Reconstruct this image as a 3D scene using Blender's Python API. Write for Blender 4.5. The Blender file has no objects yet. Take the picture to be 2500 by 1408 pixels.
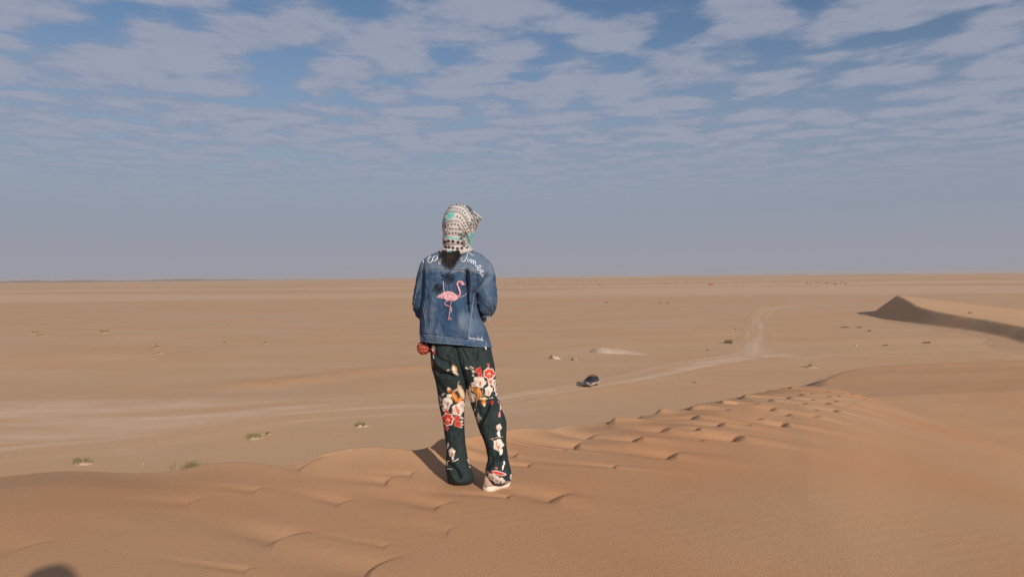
import bpy, bmesh, math, random
import numpy as np
from mathutils import Vector, Matrix, noise as mnoise
from mathutils.bvhtree import BVHTree

R = math.radians
SC = bpy.context.scene
COL = SC.collection
rng = np.random.default_rng(7)
random.seed(7)

# ------------------------------------------------------------------ camera
CAM_H = 22.3                      # the camera stands on a dune this high above the plain
F_PX = 1853.0                     # focal length for a 2500 px wide picture
PITCH, ROLL = R(0.90), R(-0.573)
cam_d = bpy.data.cameras.new('camera')
cam_d.sensor_width = 36.0
cam_d.lens = 36.0 * F_PX / 2500.0
cam_d.clip_start, cam_d.clip_end = 0.05, 60000.0
cam = bpy.data.objects.new('camera', cam_d)
COL.objects.link(cam)
CAM_R = Matrix.Rotation(R(90) - PITCH, 3, 'X') @ Matrix.Rotation(ROLL, 3, 'Z')
cam.matrix_world = Matrix.Translation((0, 0, CAM_H)) @ CAM_R.to_4x4()
SC.camera = cam
CR = np.array(CAM_R)
CAMP = np.array([0.0, 0.0, CAM_H])

# ------------------------------------------------------------------ light
SUN_AZ, SUN_EL = R(27), R(22)     # shadows run this far left of straight ahead
SUN_TRAVEL = np.array([-math.sin(SUN_AZ) * math.cos(SUN_EL), math.cos(SUN_AZ) * math.cos(SUN_EL), -math.sin(SUN_EL)])
sd = bpy.data.lights.new('sun', 'SUN')
sd.energy = 4.45
sd.angle = R(0.53)
sd.color = (1.0, 0.93, 0.84)
sun = bpy.data.objects.new('sun', sd)
sun.rotation_euler = Vector(SUN_TRAVEL).to_track_quat('-Z', 'Y').to_euler()
sun.location = (20, -40, 60)
COL.objects.link(sun)

SC.cycles.max_bounces = 5
SC.cycles.diffuse_bounces = 3
SC.view_settings.view_transform = 'Standard'
SC.view_settings.look = 'None'
SC.view_settings.gamma = 1.0
SC.view_settings.use_curve_mapping = False
SC.view_settings.exposure = 0.0


class NT:
    """small helper to write node trees"""
    def __init__(self, tree):
        self.t = tree
        self.t.nodes.clear()

    def n(self, typ, ins=None, **kw):
        nd = self.t.nodes.new(typ)
        for k, v in kw.items():
            setattr(nd, k, v)
        for k, v in (ins or {}).items():
            s = nd.inputs[k]
            if isinstance(v, bpy.types.NodeSocket):
                self.t.links.new(v, s)
            else:
                s.default_value = v
        return nd

    def m(self, op, a, b=0.0, c=0.0, clamp=False):
        return self.n('ShaderNodeMath', {0: a, 1: b, 2: c}, operation=op, use_clamp=clamp).outputs[0]

    def mix(self, f, a, b, blend='MIX'):
        nd = self.t.nodes.new('ShaderNodeMix')
        nd.data_type = 'RGBA'
        nd.blend_type = blend
        for s, v in ((nd.inputs[0], f), (nd.inputs[6], a), (nd.inputs[7], b)):
            if isinstance(v, bpy.types.NodeSocket):
                self.t.links.new(v, s)
            elif isinstance(v, (int, float)):
                s.default_value = v
            else:
                s.default_value = (*v[:3], 1)
        return nd.outputs[2]

    def smooth(self, x, lo, hi):
        nd = self.n('ShaderNodeMapRange', {0: x, 1: lo, 2: hi, 3: 0.0, 4: 1.0}, interpolation_type='SMOOTHSTEP')
        return nd.outputs[0]

    def noise(self, vec, scale, detail=4.0, rough=0.55, dist=0.0):
        return self.n('ShaderNodeTexNoise', {'Vector': vec, 'Scale': scale, 'Detail': detail, 'Roughness': rough, 'Distortion': dist}).outputs[0]


def ray(px, py):
    d = CR @ np.array([(px - 1250.0) / F_PX, (704.0 - py) / F_PX, -1.0])
    return d


def W(px, py, y):
    """world point at depth y (metres ahead) seen at this place in the view"""
    d = ray(px, py)
    return CAMP + d * (y / d[1])


def Wn(px, py, y):
    px, py, y = np.broadcast_arrays(np.asarray(px, float), np.asarray(py, float), np.asarray(y, float))
    v = np.stack([(px - 1250.0) / F_PX, (704.0 - py) / F_PX, -np.ones_like(px)], -1)
    d = v @ CR.T
    return CAMP + d * (y / d[..., 1])[..., None]


def PR(P):
    """where world points lie in the view (photograph pixels)"""
    v = (np.asarray(P, float) - CAMP) @ CR
    return 1250.0 + F_PX * v[..., 0] / -v[..., 2], 704.0 - F_PX * v[..., 1] / -v[..., 2]


def plain_at(px, py):
    d = ray(px, py)
    return CAMP + d * (-CAM_H / d[2])


# sky: Nishita air with a broken layer of thin altocumulus and pale dust near the horizon
world = bpy.data.worlds.new('World')
SC.world = world
world.use_nodes = True
w = NT(world.node_tree)
tc = w.n('ShaderNodeTexCoord')
sky = w.n('ShaderNodeTexSky', sky_type='NISHITA', sun_disc=False, sun_elevation=SUN_EL, sun_rotation=math.pi - SUN_AZ,
          altitude=300.0, air_density=1.0, dust_density=1.2, ozone_density=1.6)
sep = w.n('ShaderNodeSeparateXYZ', {0: tc.outputs['Generated']})
zc_ = w.m('MAXIMUM', sep.outputs[2], 0.004)
u_ = w.m('DIVIDE', sep.outputs[0], zc_)
v_ = w.m('DIVIDE', sep.outputs[1], zc_)
uv = w.n('ShaderNodeCombineXYZ', {0: u_, 1: v_, 2: 0.0}).outputs[0]
warp = w.n('ShaderNodeTexNoise', {'Vector': uv, 'Scale': 1.3, 'Detail': 1.0}).outputs['Color']
uvw = w.n('ShaderNodeVectorMath', {0: w.n('ShaderNodeVectorMath', {0: warp, 1: (0.5, 0.5, 0.5)}, operation='SUBTRACT').outputs[0], 3: 0.35}, operation='SCALE')
uvd = w.n('ShaderNodeVectorMath', {0: uv, 1: uvw.outputs[0]}, operation='ADD').outputs[0]
mp = w.n('ShaderNodeMapping', {'Vector': uvd, 'Location': (3.7, 1.9, 0.0), 'Rotation': (0, 0, R(-20)), 'Scale': (0.85, 0.80, 1.0)}).outputs[0]
cells = w.noise(mp, 3.3, 5.0, 0.55)
fine = w.noise(mp, 10.5, 5.0, 0.65)
vor = w.n('ShaderNodeTexVoronoi', {'Vector': mp, 'Scale': 3.9, 'Smoothness': 0.42, 'Randomness': 1.0}, feature='SMOOTH_F1').outputs['Distance']
puff = w.m('SUBTRACT', 1.0, vor)
dens = w.m('ADD', w.m('ADD', w.m('MULTIPLY', cells, 0.50), w.m('MULTIPLY', fine, 0.17)), w.m('MULTIPLY', puff, 0.42))
# clearings and banks of the cloud layer, placed on the layer itself: (view x, view y, half widths, amount)
for (gx, gy, gu, gv, amt) in [(120, 75, .34, .22, -.10), (350, 50, .26, .18, -.09), (690, 180, .18, .40, -.10), (1300, 175, .18, .30, -.09), (1640, 110, .12, .3, -.10),
                              (2130, 100, .36, .20, -.12), (400, 130, .36, .34, .07), (1100, 70, .45, .25, .06), (1450, 105, .24, .2, .06), (1900, 60, .5, .2, .06)]:
    d = ray(gx, gy)
    u0, v0 = d[0] / d[2], d[1] / d[2]
    a = w.m('DIVIDE', w.m('SUBTRACT', u_, u0), gu)
    b = w.m('DIVIDE', w.m('SUBTRACT', v_, v0), gv)
    q = w.m('ADD', w.m('MULTIPLY', a, a), w.m('MULTIPLY', b, b))
    g = w.m('MULTIPLY', w.m('EXPONENT', w.m('MULTIPLY', q, -1.0)), amt)
    dens = w.m('ADD', dens, g)
mask = w.smooth(w.m('ADD', dens, w.m('MULTIPLY', w.smooth(sep.outputs[2], 0.36, 0.12), 0.022)), 0.408, 0.568)
low = w.smooth(sep.outputs[2], 0.07, 0.19)          # the layer is lost in the dust towards the horizon
mask = w.m('MULTIPLY', mask, w.m('MULTIPLY_ADD', low, 0.86, 0.02))
blue = w.mix(1.0, sky.outputs[0], (0.062, 0.069, 0.077), 'MULTIPLY')
BLUE_NODE = blue
airy = w.mix(w.smooth(sep.outputs[2], 0.34, 0.04), blue, (0.282, 0.318, 0.394))
dusty = w.mix(w.m('MULTIPLY', w.smooth(sep.outputs[2], 0.10, 0.0), 0.8), airy, (0.326, 0.326, 0.374))
shade = w.mix(w.smooth(w.m('ADD', w.m('MULTIPLY', dens, 1.0), w.m('MULTIPLY', fine, 0.40)), 0.56, 0.86), (0.232, 0.278, 0.388), (0.325, 0.352, 0.445))
full = w.mix(mask, dusty, shade)
below = w.mix(w.smooth(sep.outputs[2], -0.002, -0.03), full, (0.20, 0.15, 0.11))
bg = w.n('ShaderNodeBackground', {'Color': below, 'Strength': 1.0})
wo = w.n('ShaderNodeOutputWorld', {'Surface': bg.outputs[0]})

world.cycles.sampling_method = 'MANUAL'
world.cycles.sample_map_resolution = 256

# ------------------------------------------------------------------ helpers
def link(o, parent=None):
    COL.objects.link(o)
    if parent is not None:
        o.parent = parent
    return o


def tag(o, label=None, cat=None, group=None, kind=None):
    for k, v in (('label', label), ('category', cat), ('group', group), ('kind', kind)):
        if v:
            o[k] = v
    return o


def empty(name, loc, label, cat, group=None):
    o = bpy.data.objects.new(name, None)
    o.empty_display_size = 0.2
    o.location = tuple(loc)
    link(o)
    return tag(o, label, cat, group)


def mesh_np(name, verts, faces, mat=None, smooth=True, attrs=None, cols=None):
    """verts (n,3), faces (m,k) with k 3 or 4, or a list of such arrays"""
    me = bpy.data.meshes.new(name)
    verts = np.asarray(verts, np.float32)
    fl = faces if isinstance(faces, list) else [faces]
    fl = [np.asarray(f, np.int32) for f in fl if len(f)]
    me.vertices.add(len(verts))
    me.vertices.foreach_set('co', verts.ravel())
    tot = np.concatenate([np.full(len(f), f.shape[1], np.int32) for f in fl])
    idx = np.concatenate([f.ravel() for f in fl])
    me.loops.add(len(idx))
    me.loops.foreach_set('vertex_index', idx)
    me.polygons.add(len(tot))
    me.polygons.foreach_set('loop_start', np.concatenate([[0], np.cumsum(tot)[:-1]]).astype(np.int32))
    me.polygons.foreach_set('loop_total', tot)
    me.polygons.foreach_set('use_smooth', np.full(len(tot), smooth))
    me.update(calc_edges=True)
    for k, v in (attrs or {}).items():
        a = me.attributes.new(k, 'FLOAT', 'POINT')
        a.data.foreach_set('value', np.asarray(v, np.float32))
    if cols is not None:
        a = me.color_attributes.new('print', 'FLOAT_COLOR', 'POINT')
        c4 = np.ones((len(verts), 4), np.float32)
        c4[:, :3] = cols
        a.data.foreach_set('color', c4.ravel())
    if mat:
        me.materials.append(mat)
    return me


def grid_faces(nr, nc, wrap=False):
    i = np.arange(nr - 1)[:, None]
    j = np.arange(nc if wrap else nc - 1)[None, :]
    j2 = (j + 1) % nc
    a = i * nc + j
    b = i * nc + j2
    c = (i + 1) * nc + j2
    d = (i + 1) * nc + j
    return np.stack([a, b, c, d], -1).reshape(-1, 4)


def obj(name, me, parent=None):
    return link(bpy.data.objects.new(name, me), parent)


def mat_new(name):
    m = bpy.data.materials.new(name)
    m.use_nodes = True
    return m, NT(m.node_tree)


def principled(t, color, rough=0.8, normal=None, spec=0.3, **ins):
    p = t.n('ShaderNodeBsdfPrincipled', {'Base Color': color if isinstance(color, bpy.types.NodeSocket) else (*color[:3], 1), 'Roughness': rough,
                                         'Specular IOR Level': spec})
    if normal is not None:
        t.t.links.new(normal, p.inputs['Normal'])
    for k, v in ins.items():
        p.inputs[k].default_value = v
    t.n('ShaderNodeOutputMaterial', {'Surface': p.outputs[0]})
    return p


def simple_mat(name, c, rough=0.8, var=0.15, scale=30.0, bump=0.0, spec=0.3, metallic=0.0):
    m, t = mat_new(name)
    co = t.n('ShaderNodeTexCoord').outputs['Object']
    nz = t.noise(co, scale, 5.0, 0.6)
    k = t.m('MULTIPLY_ADD', nz, 2 * var, 1 - var)
    colr = t.n('ShaderNodeVectorMath', {0: tuple(c), 3: k}, operation='SCALE').outputs[0]
    nrm = None
    if bump:
        nrm = t.n('ShaderNodeBump', {'Strength': 1.0, 'Distance': bump, 'Height': nz}).outputs[0]
    p = principled(t, colr, rough, nrm, spec)
    p.inputs['Metallic'].default_value = metallic
    return m


def vnoise(x, y, seed=0):
    """smooth lattice noise in -1..1"""
    xi, yi = np.floor(x).astype(np.int64), np.floor(y).astype(np.int64)
    fx, fy = x - xi, y - yi
    ux, uy = fx * fx * fx * (fx * (fx * 6 - 15) + 10), fy * fy * fy * (fy * (fy * 6 - 15) + 10)

    def h(i, j):
        n = (i * 374761393 + j * 668265263 + seed * 1442695041) & 0x7fffffff
        n = ((n ^ (n >> 13)) * 1274126177) & 0x7fffffff
        n = (n ^ (n >> 16)) & 0xffff
        return n / 32767.5 - 1.0
    a = h(xi, yi) * (1 - ux) + h(xi + 1, yi) * ux
    b = h(xi, yi + 1) * (1 - ux) + h(xi + 1, yi + 1) * ux
    return a * (1 - uy) + b * uy


def fbm(x, y, oct=4, seed=0, gain=0.5):
    s, a, f = 0.0, 1.0, 1.0
    for o in range(oct):
        s = s + a * vnoise(x * f + o * 17.3, y * f - o * 9.1, seed + o)
        a *= gain
        f *= 2.03
    return s


def pchip(xk, yk, x):
    """smooth interpolation without overshoot"""
    xk, yk = np.asarray(xk, float), np.asarray(yk, float)
    h = np.diff(xk)
    d = np.diff(yk) / h
    m = np.zeros_like(yk)
    m[1:-1] = np.where(d[:-1] * d[1:] > 0, 2 * d[:-1] * d[1:] / np.where(np.abs(d[:-1] + d[1:]) < 1e-12, 1, d[:-1] + d[1:]), 0)
    m[0], m[-1] = d[0], d[-1]
    x = np.clip(np.asarray(x, float), xk[0], xk[-1])
    i = np.clip(np.searchsorted(xk, x) - 1, 0, len(h) - 1)
    t = (x - xk[i]) / h[i]
    return ((1 + 2 * t) * (1 - t) ** 2 * yk[i] + t * (1 - t) ** 2 * h[i] * m[i]
            + t * t * (3 - 2 * t) * yk[i + 1] + t * t * (t - 1) * h[i] * m[i + 1])


def sstep(x, lo, hi):
    t = np.clip((x - lo) / (hi - lo), 0, 1)
    return t * t * (3 - 2 * t)
# ------------------------------------------------------------------ sand
def sand_mat(name, base, warm, pale, grain=900.0, ripple=0.0, patch=0.15, bumpd=0.0015):
    m, t = mat_new(name)
    geo = t.n('ShaderNodeNewGeometry').outputs['Position']
    a = t.n('ShaderNodeAttribute', attribute_name='pale').outputs['Fac']
    b = t.n('ShaderNodeAttribute', attribute_name='warm').outputs['Fac']
    n1 = t.noise(geo, patch, 5.0, 0.6, 0.6)
    n2 = t.noise(geo, patch * 9.0, 5.0, 0.65)
    k = t.m('ADD', t.m('MULTIPLY', n1, 0.5), t.m('MULTIPLY', n2, 0.5))
    c = t.mix(t.smooth(k, 0.3, 0.72), base, warm)
    c = t.mix(t.m('MULTIPLY', b, 1.0, clamp=True), c, tuple(x * y for x, y in zip(warm, (1.0, 0.88, 0.80))))
    brk = t.smooth(t.noise(t.n('ShaderNodeMapping', {'Vector': geo, 'Scale': (0.35, 1.0, 1.0)}).outputs[0], patch * 22, 4.0, 0.65), 0.25, 0.75)
    c = t.mix(t.m('MULTIPLY', a, t.m('MULTIPLY_ADD', brk, 0.7, 0.3), clamp=True), c, pale)
    g = t.noise(geo, grain, 2.0, 0.6)
    g2 = t.noise(geo, grain * 0.13, 4.0, 0.7)
    c = t.n('ShaderNodeVectorMath', {0: c, 3: t.m('ADD', t.m('MULTIPLY', g, 0.34), t.m('MULTIPLY_ADD', g2, 0.20, 0.73))}, operation='SCALE').outputs[0]
    h = t.m('MULTIPLY', t.noise(geo, grain * 0.18, 5.0, 0.8), bumpd)
    if ripple:
        wv = t.n('ShaderNodeTexWave', {'Vector': t.n('ShaderNodeMapping', {'Vector': geo, 'Rotation': (0, 0, R(62))}).outputs[0],
                                       'Scale': 3.2, 'Distortion': 3.5, 'Detail': 3.0, 'Detail Scale': 0.7}, bands_direction='X').outputs['Fac']
        am = t.smooth(t.noise(geo, 0.9, 3.0), 0.42, 0.72)
        h = t.m('ADD', h, t.m('MULTIPLY', t.m('MULTIPLY', wv, am), ripple))
    nrm = t.n('ShaderNodeBump', {'Strength': 1.0, 'Distance': 1.0, 'Height': h}).outputs[0]
    principled(t, c, 0.95, nrm, 0.12)
    return m


M_DUNE = sand_mat('dune_sand', (0.518, 0.299, 0.163), (0.530, 0.295, 0.156), (0.60, 0.42, 0.27), 420.0, 0.0006, 0.7, 0.004)
M_PLAIN = sand_mat('plain_sand', (0.522, 0.337, 0.197), (0.548, 0.336, 0.190), (0.680, 0.485, 0.345), 14.0, 0.0, 0.012, 0.01)
M_MID = sand_mat('far_dune_sand', (0.550, 0.325, 0.185), (0.575, 0.322, 0.175), (0.60, 0.42, 0.27), 60.0, 0.0, 0.08, 0.004)

# ------------------------------------------------------------------ the dune the camera and the person stand on
# brow of the dune: view x, view y, distance ahead, length of the rise before the brow, roundness behind it
BROW = [(-900, 1190, 4.5, 1.6, 0.1), (-300, 1172, 4.5, 1.4, 0.1), (0, 1163, 4.5, 1.3, .1), (150, 1150, 4.6, 1.3, .1), (300, 1154, 4.55, 1.2, .1), (430, 1148, 4.5, 1.2, .1), (520, 1130, 4.65, 1.1, .05),
        (600, 1127, 4.65, 1.0, .05), (690, 1132, 4.6, 1.0, .0), (745, 1122, 4.66, .9, .0), (790, 1106, 4.75, .9, .0), (880, 1091, 4.9, 1.0, .0), (960, 1093, 4.9, 1.0, .0), (1010, 1098, 4.88, .9, .0),
        (1050, 1090, 4.97, .8, .0), (1085, 1080, 5.1, .8, .0), (1120, 1072, 5.22, .8, .0), (1250, 1047, 5.7, 1.0, .0), (1350, 1041, 6.05, 1.2, .0), (1470, 1031, 6.65, 1.4, .0), (1550, 1019, 7.2, 1.7, .0), (1640, 1003, 7.95, 2.0, .0),
        (1740, 981, 9.2, 2.8, .0), (1800, 969, 10.0, 3.5, .0), (1850, 958, 11.0, 6.0, .1), (1930, 944, 12.6, 9.0, .3), (2000, 938, 13.8, 11.5, .6), (2060, 948, 13.6, 12.0, .8), (2130, 974, 12.6, 11.3, 1.), (2200, 1000, 11.5, 10.3, 1.),
        (2350, 1054, 9.4, 8.5, 1.), (2500, 1110, 7.9, 7.2, 1.), (2700, 1190, 6.6, 6.0, 1.), (3100, 1330, 5.4, 5.0, 1.)]
bx = np.array([W(b[0], b[1], b[2]) for b in BROW])
b_th = np.arctan2(bx[:, 0], bx[:, 1])
b_r = np.hypot(bx[:, 0], bx[:, 1])
b_z = bx[:, 2] - CAM_H
b_w = np.array([b[3] for b in BROW])
b_q = np.array([b[4] for b in BROW])
# behind the camera the dune carries on as a broad back
back = [(-math.pi, 9.0, -1.9, 6, .6), (R(-120), 6.5, -1.6, 4, .5), (R(-75), 4.9, -1.30, 2, .2)]
fwd = [(R(75), 5.6, -1.75, 4, 1.), (R(120), 7.0, -1.9, 5, 1.), (math.pi, 9.0, -1.9, 6, .6)]


def brow(i, arr):
    k = [f[i] for f in back] + list(arr) + [f[i] for f in fwd]
    return np.array(k)


BTH = brow(0, b_th)
BR, BZ, BW, BQ = brow(1, b_r), brow(2, b_z), brow(3, b_w), brow(4, b_q)
Z0K = ([-math.pi, R(-60), R(-34), R(-12), R(0), R(15), R(34), R(70), math.pi], [-1.25, -1.12, -1.10, -1.21, -1.235, -1.25, -1.27, -1.25, -1.25])


TH_T = np.linspace(-math.pi, math.pi, 7201)


def soft_table(k, sig_l=0.05, sig_r=1.6):
    """brow values over direction, smoothed more where the dune is broad and round"""
    v = pchip(BTH, k, TH_T)

    def blur(v, sig):
        n = int(4 * sig / 0.05) + 1
        g = np.exp(-0.5 * (np.arange(-n, n + 1) * 0.05 / sig) ** 2)
        return np.convolve(np.pad(v, n, mode='edge'), g / g.sum(), 'valid')
    wgt = sstep(TH_T, R(17.5), R(23))
    return blur(v, sig_l) * (1 - wgt) + blur(v, sig_r) * wgt


T_R, T_Z, T_W, T_Q = soft_table(BR), soft_table(BZ), soft_table(BW, 2.0, 2.5), soft_table(BQ, 1.0, 2.0)


def dune_base(x, y):
    th, r = np.arctan2(x, y), np.hypot(x, y)
    Rb, zb, wb, qb = (np.interp(th, TH_T, k) for k in (T_R, T_Z, T_W, T_Q))
    z0 = pchip(Z0K[0], Z0K[1], th)
    t = np.clip((r - (Rb - wb)) / wb, 0, 1)
    zf = z0 + (zb - z0) * t ** np.where(zb > z0, 2.0, 1.75)
    q = np.maximum(r - Rb, 0)
    m0 = np.abs(zb) / Rb * 1.05
    slip = 0.64 * q
    rnd = np.minimum(m0 * q + 0.035 * q * q, 0.58 * q)
    z = np.where(q > 0, zb - (slip * (1 - qb) + rnd * qb), zf)
    lump = 0.006 * fbm(x / 0.85 + 3, y / 0.85, 2, 5) + 0.030 * fbm(x / 3.4, y / 3.4 + 7, 2, 11)
    lump *= sstep(r, 1.0, 2.6) * sstep(Rb - r, 0.0, 0.7) * (1 - 0.75 * sstep(th, R(8), R(28)))
    return CAM_H + z + lump


def dune_hit(px, py, fn=dune_base):
    d = ray(px, py)
    t = np.geomspace(0.8, 40, 6000)
    P = CAMP + d[None] * t[:, None]
    g = P[:, 2] - fn(P[:, 0], P[:, 1])
    i = np.argmax(g < 0)
    return P[i] if g[i] < 0 else None


# footprints and wind hollows: view x, view y, width in view pixels, depth (m), softness, length factor
PITS = [(752, 1131, 70, .06, .6, 1), (950, 1172, 40, .050, .6, 1), (1008, 1158, 44, .035, 1.4, 1), (840, 1226, 62, .045, .7, 1), (1078, 1233, 44, .050, .5, 1), (690, 1312, 95, .055, .6, 1), (630, 1196, 60, .035, 1.4, 1),
        (470, 1226, 90, .028, 1.0, 1), (912, 1388, 60, .060, 1.2, 1.6), (948, 1332, 40, .020, .8, 1), (608, 1392, 45, .022, .6, 1), (1100, 1296, 90, .018, .8, 1), (1246, 1208, 44, .040, .6, 1),
        (1364, 1214, 56, .055, 1.2, 1.1), (1296, 1135, 36, .045, 1.0, 1), (1262, 1110, 52, .045, 1.0, 1), (1383, 1098, 16, .03, .6, 1), (1412, 1087, 34, .06, .8, 1.1), (1443, 1062, 44, .05, .8, 1),
        (1562, 1071, 38, .07, .5, 1), (1626, 1045, 36, .055, .7, 1), (1505, 1139, 34, .025, .6, 1), (1646, 1112, 32, .05, .7, 1.2), (1708, 1048, 18, .05, .5, 1), (1718, 1074, 24, .025, .8, 1),
        (1763, 1035, 28, .07, .5, 1), (1806, 1070, 42, .06, 1.1, 1), (1831, 1038, 17, .06, .5, 1), (1859, 1022, 22, .07, .5, 1), (1700, 1016, 32, .06, .9, 1), (1775, 999, 30, .07, .8, 1),
        (1692, 991, 34, .05, .8, 1), (1846, 987, 30, .07, .8, 1), (1881, 976, 26, .07, .7, 1), (1926, 969, 28, .07, .7, 1), (1956, 963, 24, .07, .7, 1), (1981, 958, 22, .07, .6, 1), (1926, 1011, 24, .08, .5, 1),
        (1920, 1038, 28, .06, .6, 1), (1996, 1018, 26, .09, .5, 1), (1995, 1001, 18, .07, .5, 1), (2023, 984, 22, .09, .5, 1), (2041, 981, 18, .08, .5, 1), (2043, 1003, 22, .09, .5, 1), (2024, 967, 20, .08, .5, 1),
        (2046, 968, 18, .08, .5, 1), (2020, 956, 18, .08, .5, 1), (2054, 960, 18, .07, .6, 1), (2071, 991, 18, .05, .7, 1), (2086, 983, 20, .05, .7, 1), (2078, 962, 26, .06, .8, 1), (1932, 948, 24, .06, .6, 1),
        (1962, 948, 20, .06, .6, 1), (2112, 975, 20, .04, .7, 1), (1800, 985, 20, .05, .8, 1), (1745, 1008, 20, .03, 1., 1), (1965, 985, 20, .05, .7, 1), (1890, 998, 22, .05, .8, 1), (1985, 974, 18, .06, .6, 1),
        (1560, 1020, 26, .05, .9, 1), (1870, 955, 22, .05, .6, 1), (1905, 953, 20, .05, .6, 1), (60, 1338, 120, .020, 1.2, 1), (300, 1300, 90, .010, 1.2, 1)]
PIT_AZ = R(70)                     # the steep side of the hollows falls this far left of straight ahead
SU = np.array([-math.sin(PIT_AZ), math.cos(PIT_AZ)])
SV = np.array([SU[1], -SU[0]])
PIT = []
for (px, py, wp, dep, soft, lf) in PITS:
    h = dune_hit(px, py)
    if h is None:
        continue
    PIT.append((h[0], h[1], wp * h[1] / F_PX, dep, soft, lf))


CUSP = []
for (px, py, wp, hp_) in [(1078, 1090, 60, .045), (1501, 1033, 42, .055), (1613, 1011, 32, .050), (1765, 982, 28, .050), (1817, 971, 30, .050), (1690, 996, 28, .035), (1930, 951, 22, .05)]:
    h = dune_hit(px, py)
    if h is not None:
        CUSP.append((h[0], h[1], wp * h[1] / F_PX, hp_))


def pits(x, y):
    z = np.zeros_like(x)
    for (cx, cy, wd, dep, soft, lf) in PIT:
        s = np.abs(x - cx) + np.abs(y - cy) < 3.5 * wd + 2.2
        if not s.any():
            continue
        dx, dy = x[s] - cx, y[s] - cy
        ph = R(74) - 0.35 * math.atan2(cx, cy) + 0.22 * math.sin(cx * 37.0 + cy * 11.0)    # the way the steep side faces
        u = -dx * math.sin(ph) + dy * math.cos(ph)
        v = dx * math.cos(ph) + dy * math.sin(ph)
        sl = math.tan(SUN_EL) / max(math.cos(ph - SUN_AZ), 0.4) * 1.42
        hole = dep >= 0.05                                        # trodden step or soft wind step: round brow on the right, sharp foot on the left
        d = min(0.48 * wd, 0.056) if hole else 0.65 * dep
        d *= 0.42 + 0.58 * min(max((cx + 0.3) / 1.2, 0), 1)
        hv = (0.045 + 0.34 * wd) * lf if hole else 0.42 * wd
        kr = min(max((cx + 0.1) / 0.6, 0), 1)
        L = 0.27 + 0.13 * kr
        u = u + 0.30 * v * v / max(hv, 1e-3) - 0.01
        W_ = 1.3 * d / sl * (0.85 + 0.25 * soft)
        t = np.clip(u / W_ + 0.5, 0, 1)
        o_ = np.maximum(np.maximum(-u - 0.5 * W_, u - 0.5 * W_), 0)
        prof = (0.12 + 0.22 * kr - t ** 1.3) * np.exp(-(o_ / L) ** 1.3)
        gv = np.exp(-np.abs(v / (hv * (1 + (0.15 + 0.35 * kr) * o_ / L))) ** 2.4)
        z[s] += d * gv * prof
    for (cx, cy, wd, h) in CUSP:                                  # little crests pushed up along the brow
        s = np.abs(x - cx) + np.abs(y - cy) < 1.6
        dx, dy = x[s] - cx, y[s] - cy
        u = -dx * 0.995 + dy * 0.10
        v = dx * 0.10 + dy * 0.995
        tent = np.where(u > 0, np.clip(1 - u / (1.25 * h), 0, 1), np.exp(-(u / (1.6 * wd)) ** 2))
        z[s] += h * tent * np.exp(-np.abs(v / (0.75 * wd)) ** 1.5)
    return z


def dune_z(x, y):
    z = dune_base(x, y) + pits(x, y)
    return z


th = np.concatenate([np.linspace(-math.pi, R(-41), 60)[:-1], np.linspace(R(-41), R(41), 1180), np.linspace(R(41), math.pi, 60)[1:]])
Rb_c = np.interp(th, TH_T, T_R)
s_front = np.concatenate([[0.012], np.geomspace(0.03, 0.30, 24)[:-1], np.linspace(0.30, 1.0, 330)])
q_back = np.concatenate([np.geomspace(0.01, 45, 46)])
rr = np.concatenate([Rb_c[:, None] * s_front[None], Rb_c[:, None] + q_back[None]], 1)
X, Y = rr * np.sin(th)[:, None], rr * np.cos(th)[:, None]
Z = dune_z(X.ravel(), Y.ravel()).reshape(X.shape)
Z = np.maximum(Z, -0.6)
V = np.stack([X, Y, Z], -1).reshape(-1, 3)
warm = np.clip(0.38 + 0.5 * fbm(X.ravel() / 1.3, Y.ravel() / 1.3, 4, 21), 0, 1)
me = mesh_np('foreground_dune', V, grid_faces(len(th), rr.shape[1])[:, ::-1], M_DUNE, True, {'pale': np.zeros(len(V)), 'warm': warm})
near_dune = tag(obj('foreground_dune', me), 'rounded orange sand dune in the foreground, pitted with footprints', None, None, 'structure')


def ground_near(px, py):
    return dune_hit(px, py, dune_z)


# ------------------------------------------------------------------ further dunes: steep lee side, long windward side
def ridge_dune(x, y, crest, lee_az, foot, soft=0.0):
    """crest: (m,5) of x, y, height, lee slope, windward slope; below height foot the lee side runs out gently"""
    ld = np.array([-math.sin(lee_az), math.cos(lee_az)])
    out = np.full(x.shape, -1e9)
    for (cx, cy, cz, ls, ws) in crest:
        dx, dy = x - cx, y - cy
        dist = np.sqrt(dx * dx + dy * dy + soft * soft)
        c = (dx * ld[0] + dy * ld[1]) / np.maximum(dist, 1e-6)
        k = sstep(c, -0.30, 0.10)
        sl = ws + (ls - ws) * k
        z = cz - dist * sl
        low = np.maximum(foot - z, 0) * k
        z = z + low * 0.88                                     # apron at the foot of the slip face
        out = np.maximum(out, z)
    return out


def crest_line(keys, n):
    """keys: view x, view y, distance, lee slope, windward slope"""
    P = np.array([[*W(k[0], k[1], k[2]), k[3], k[4]] for k in keys])
    t = np.arange(len(P))
    tt = np.linspace(0, len(P) - 1, n)
    return np.stack([pchip(t, P[:, i], tt) for i in range(5)], -1)


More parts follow.
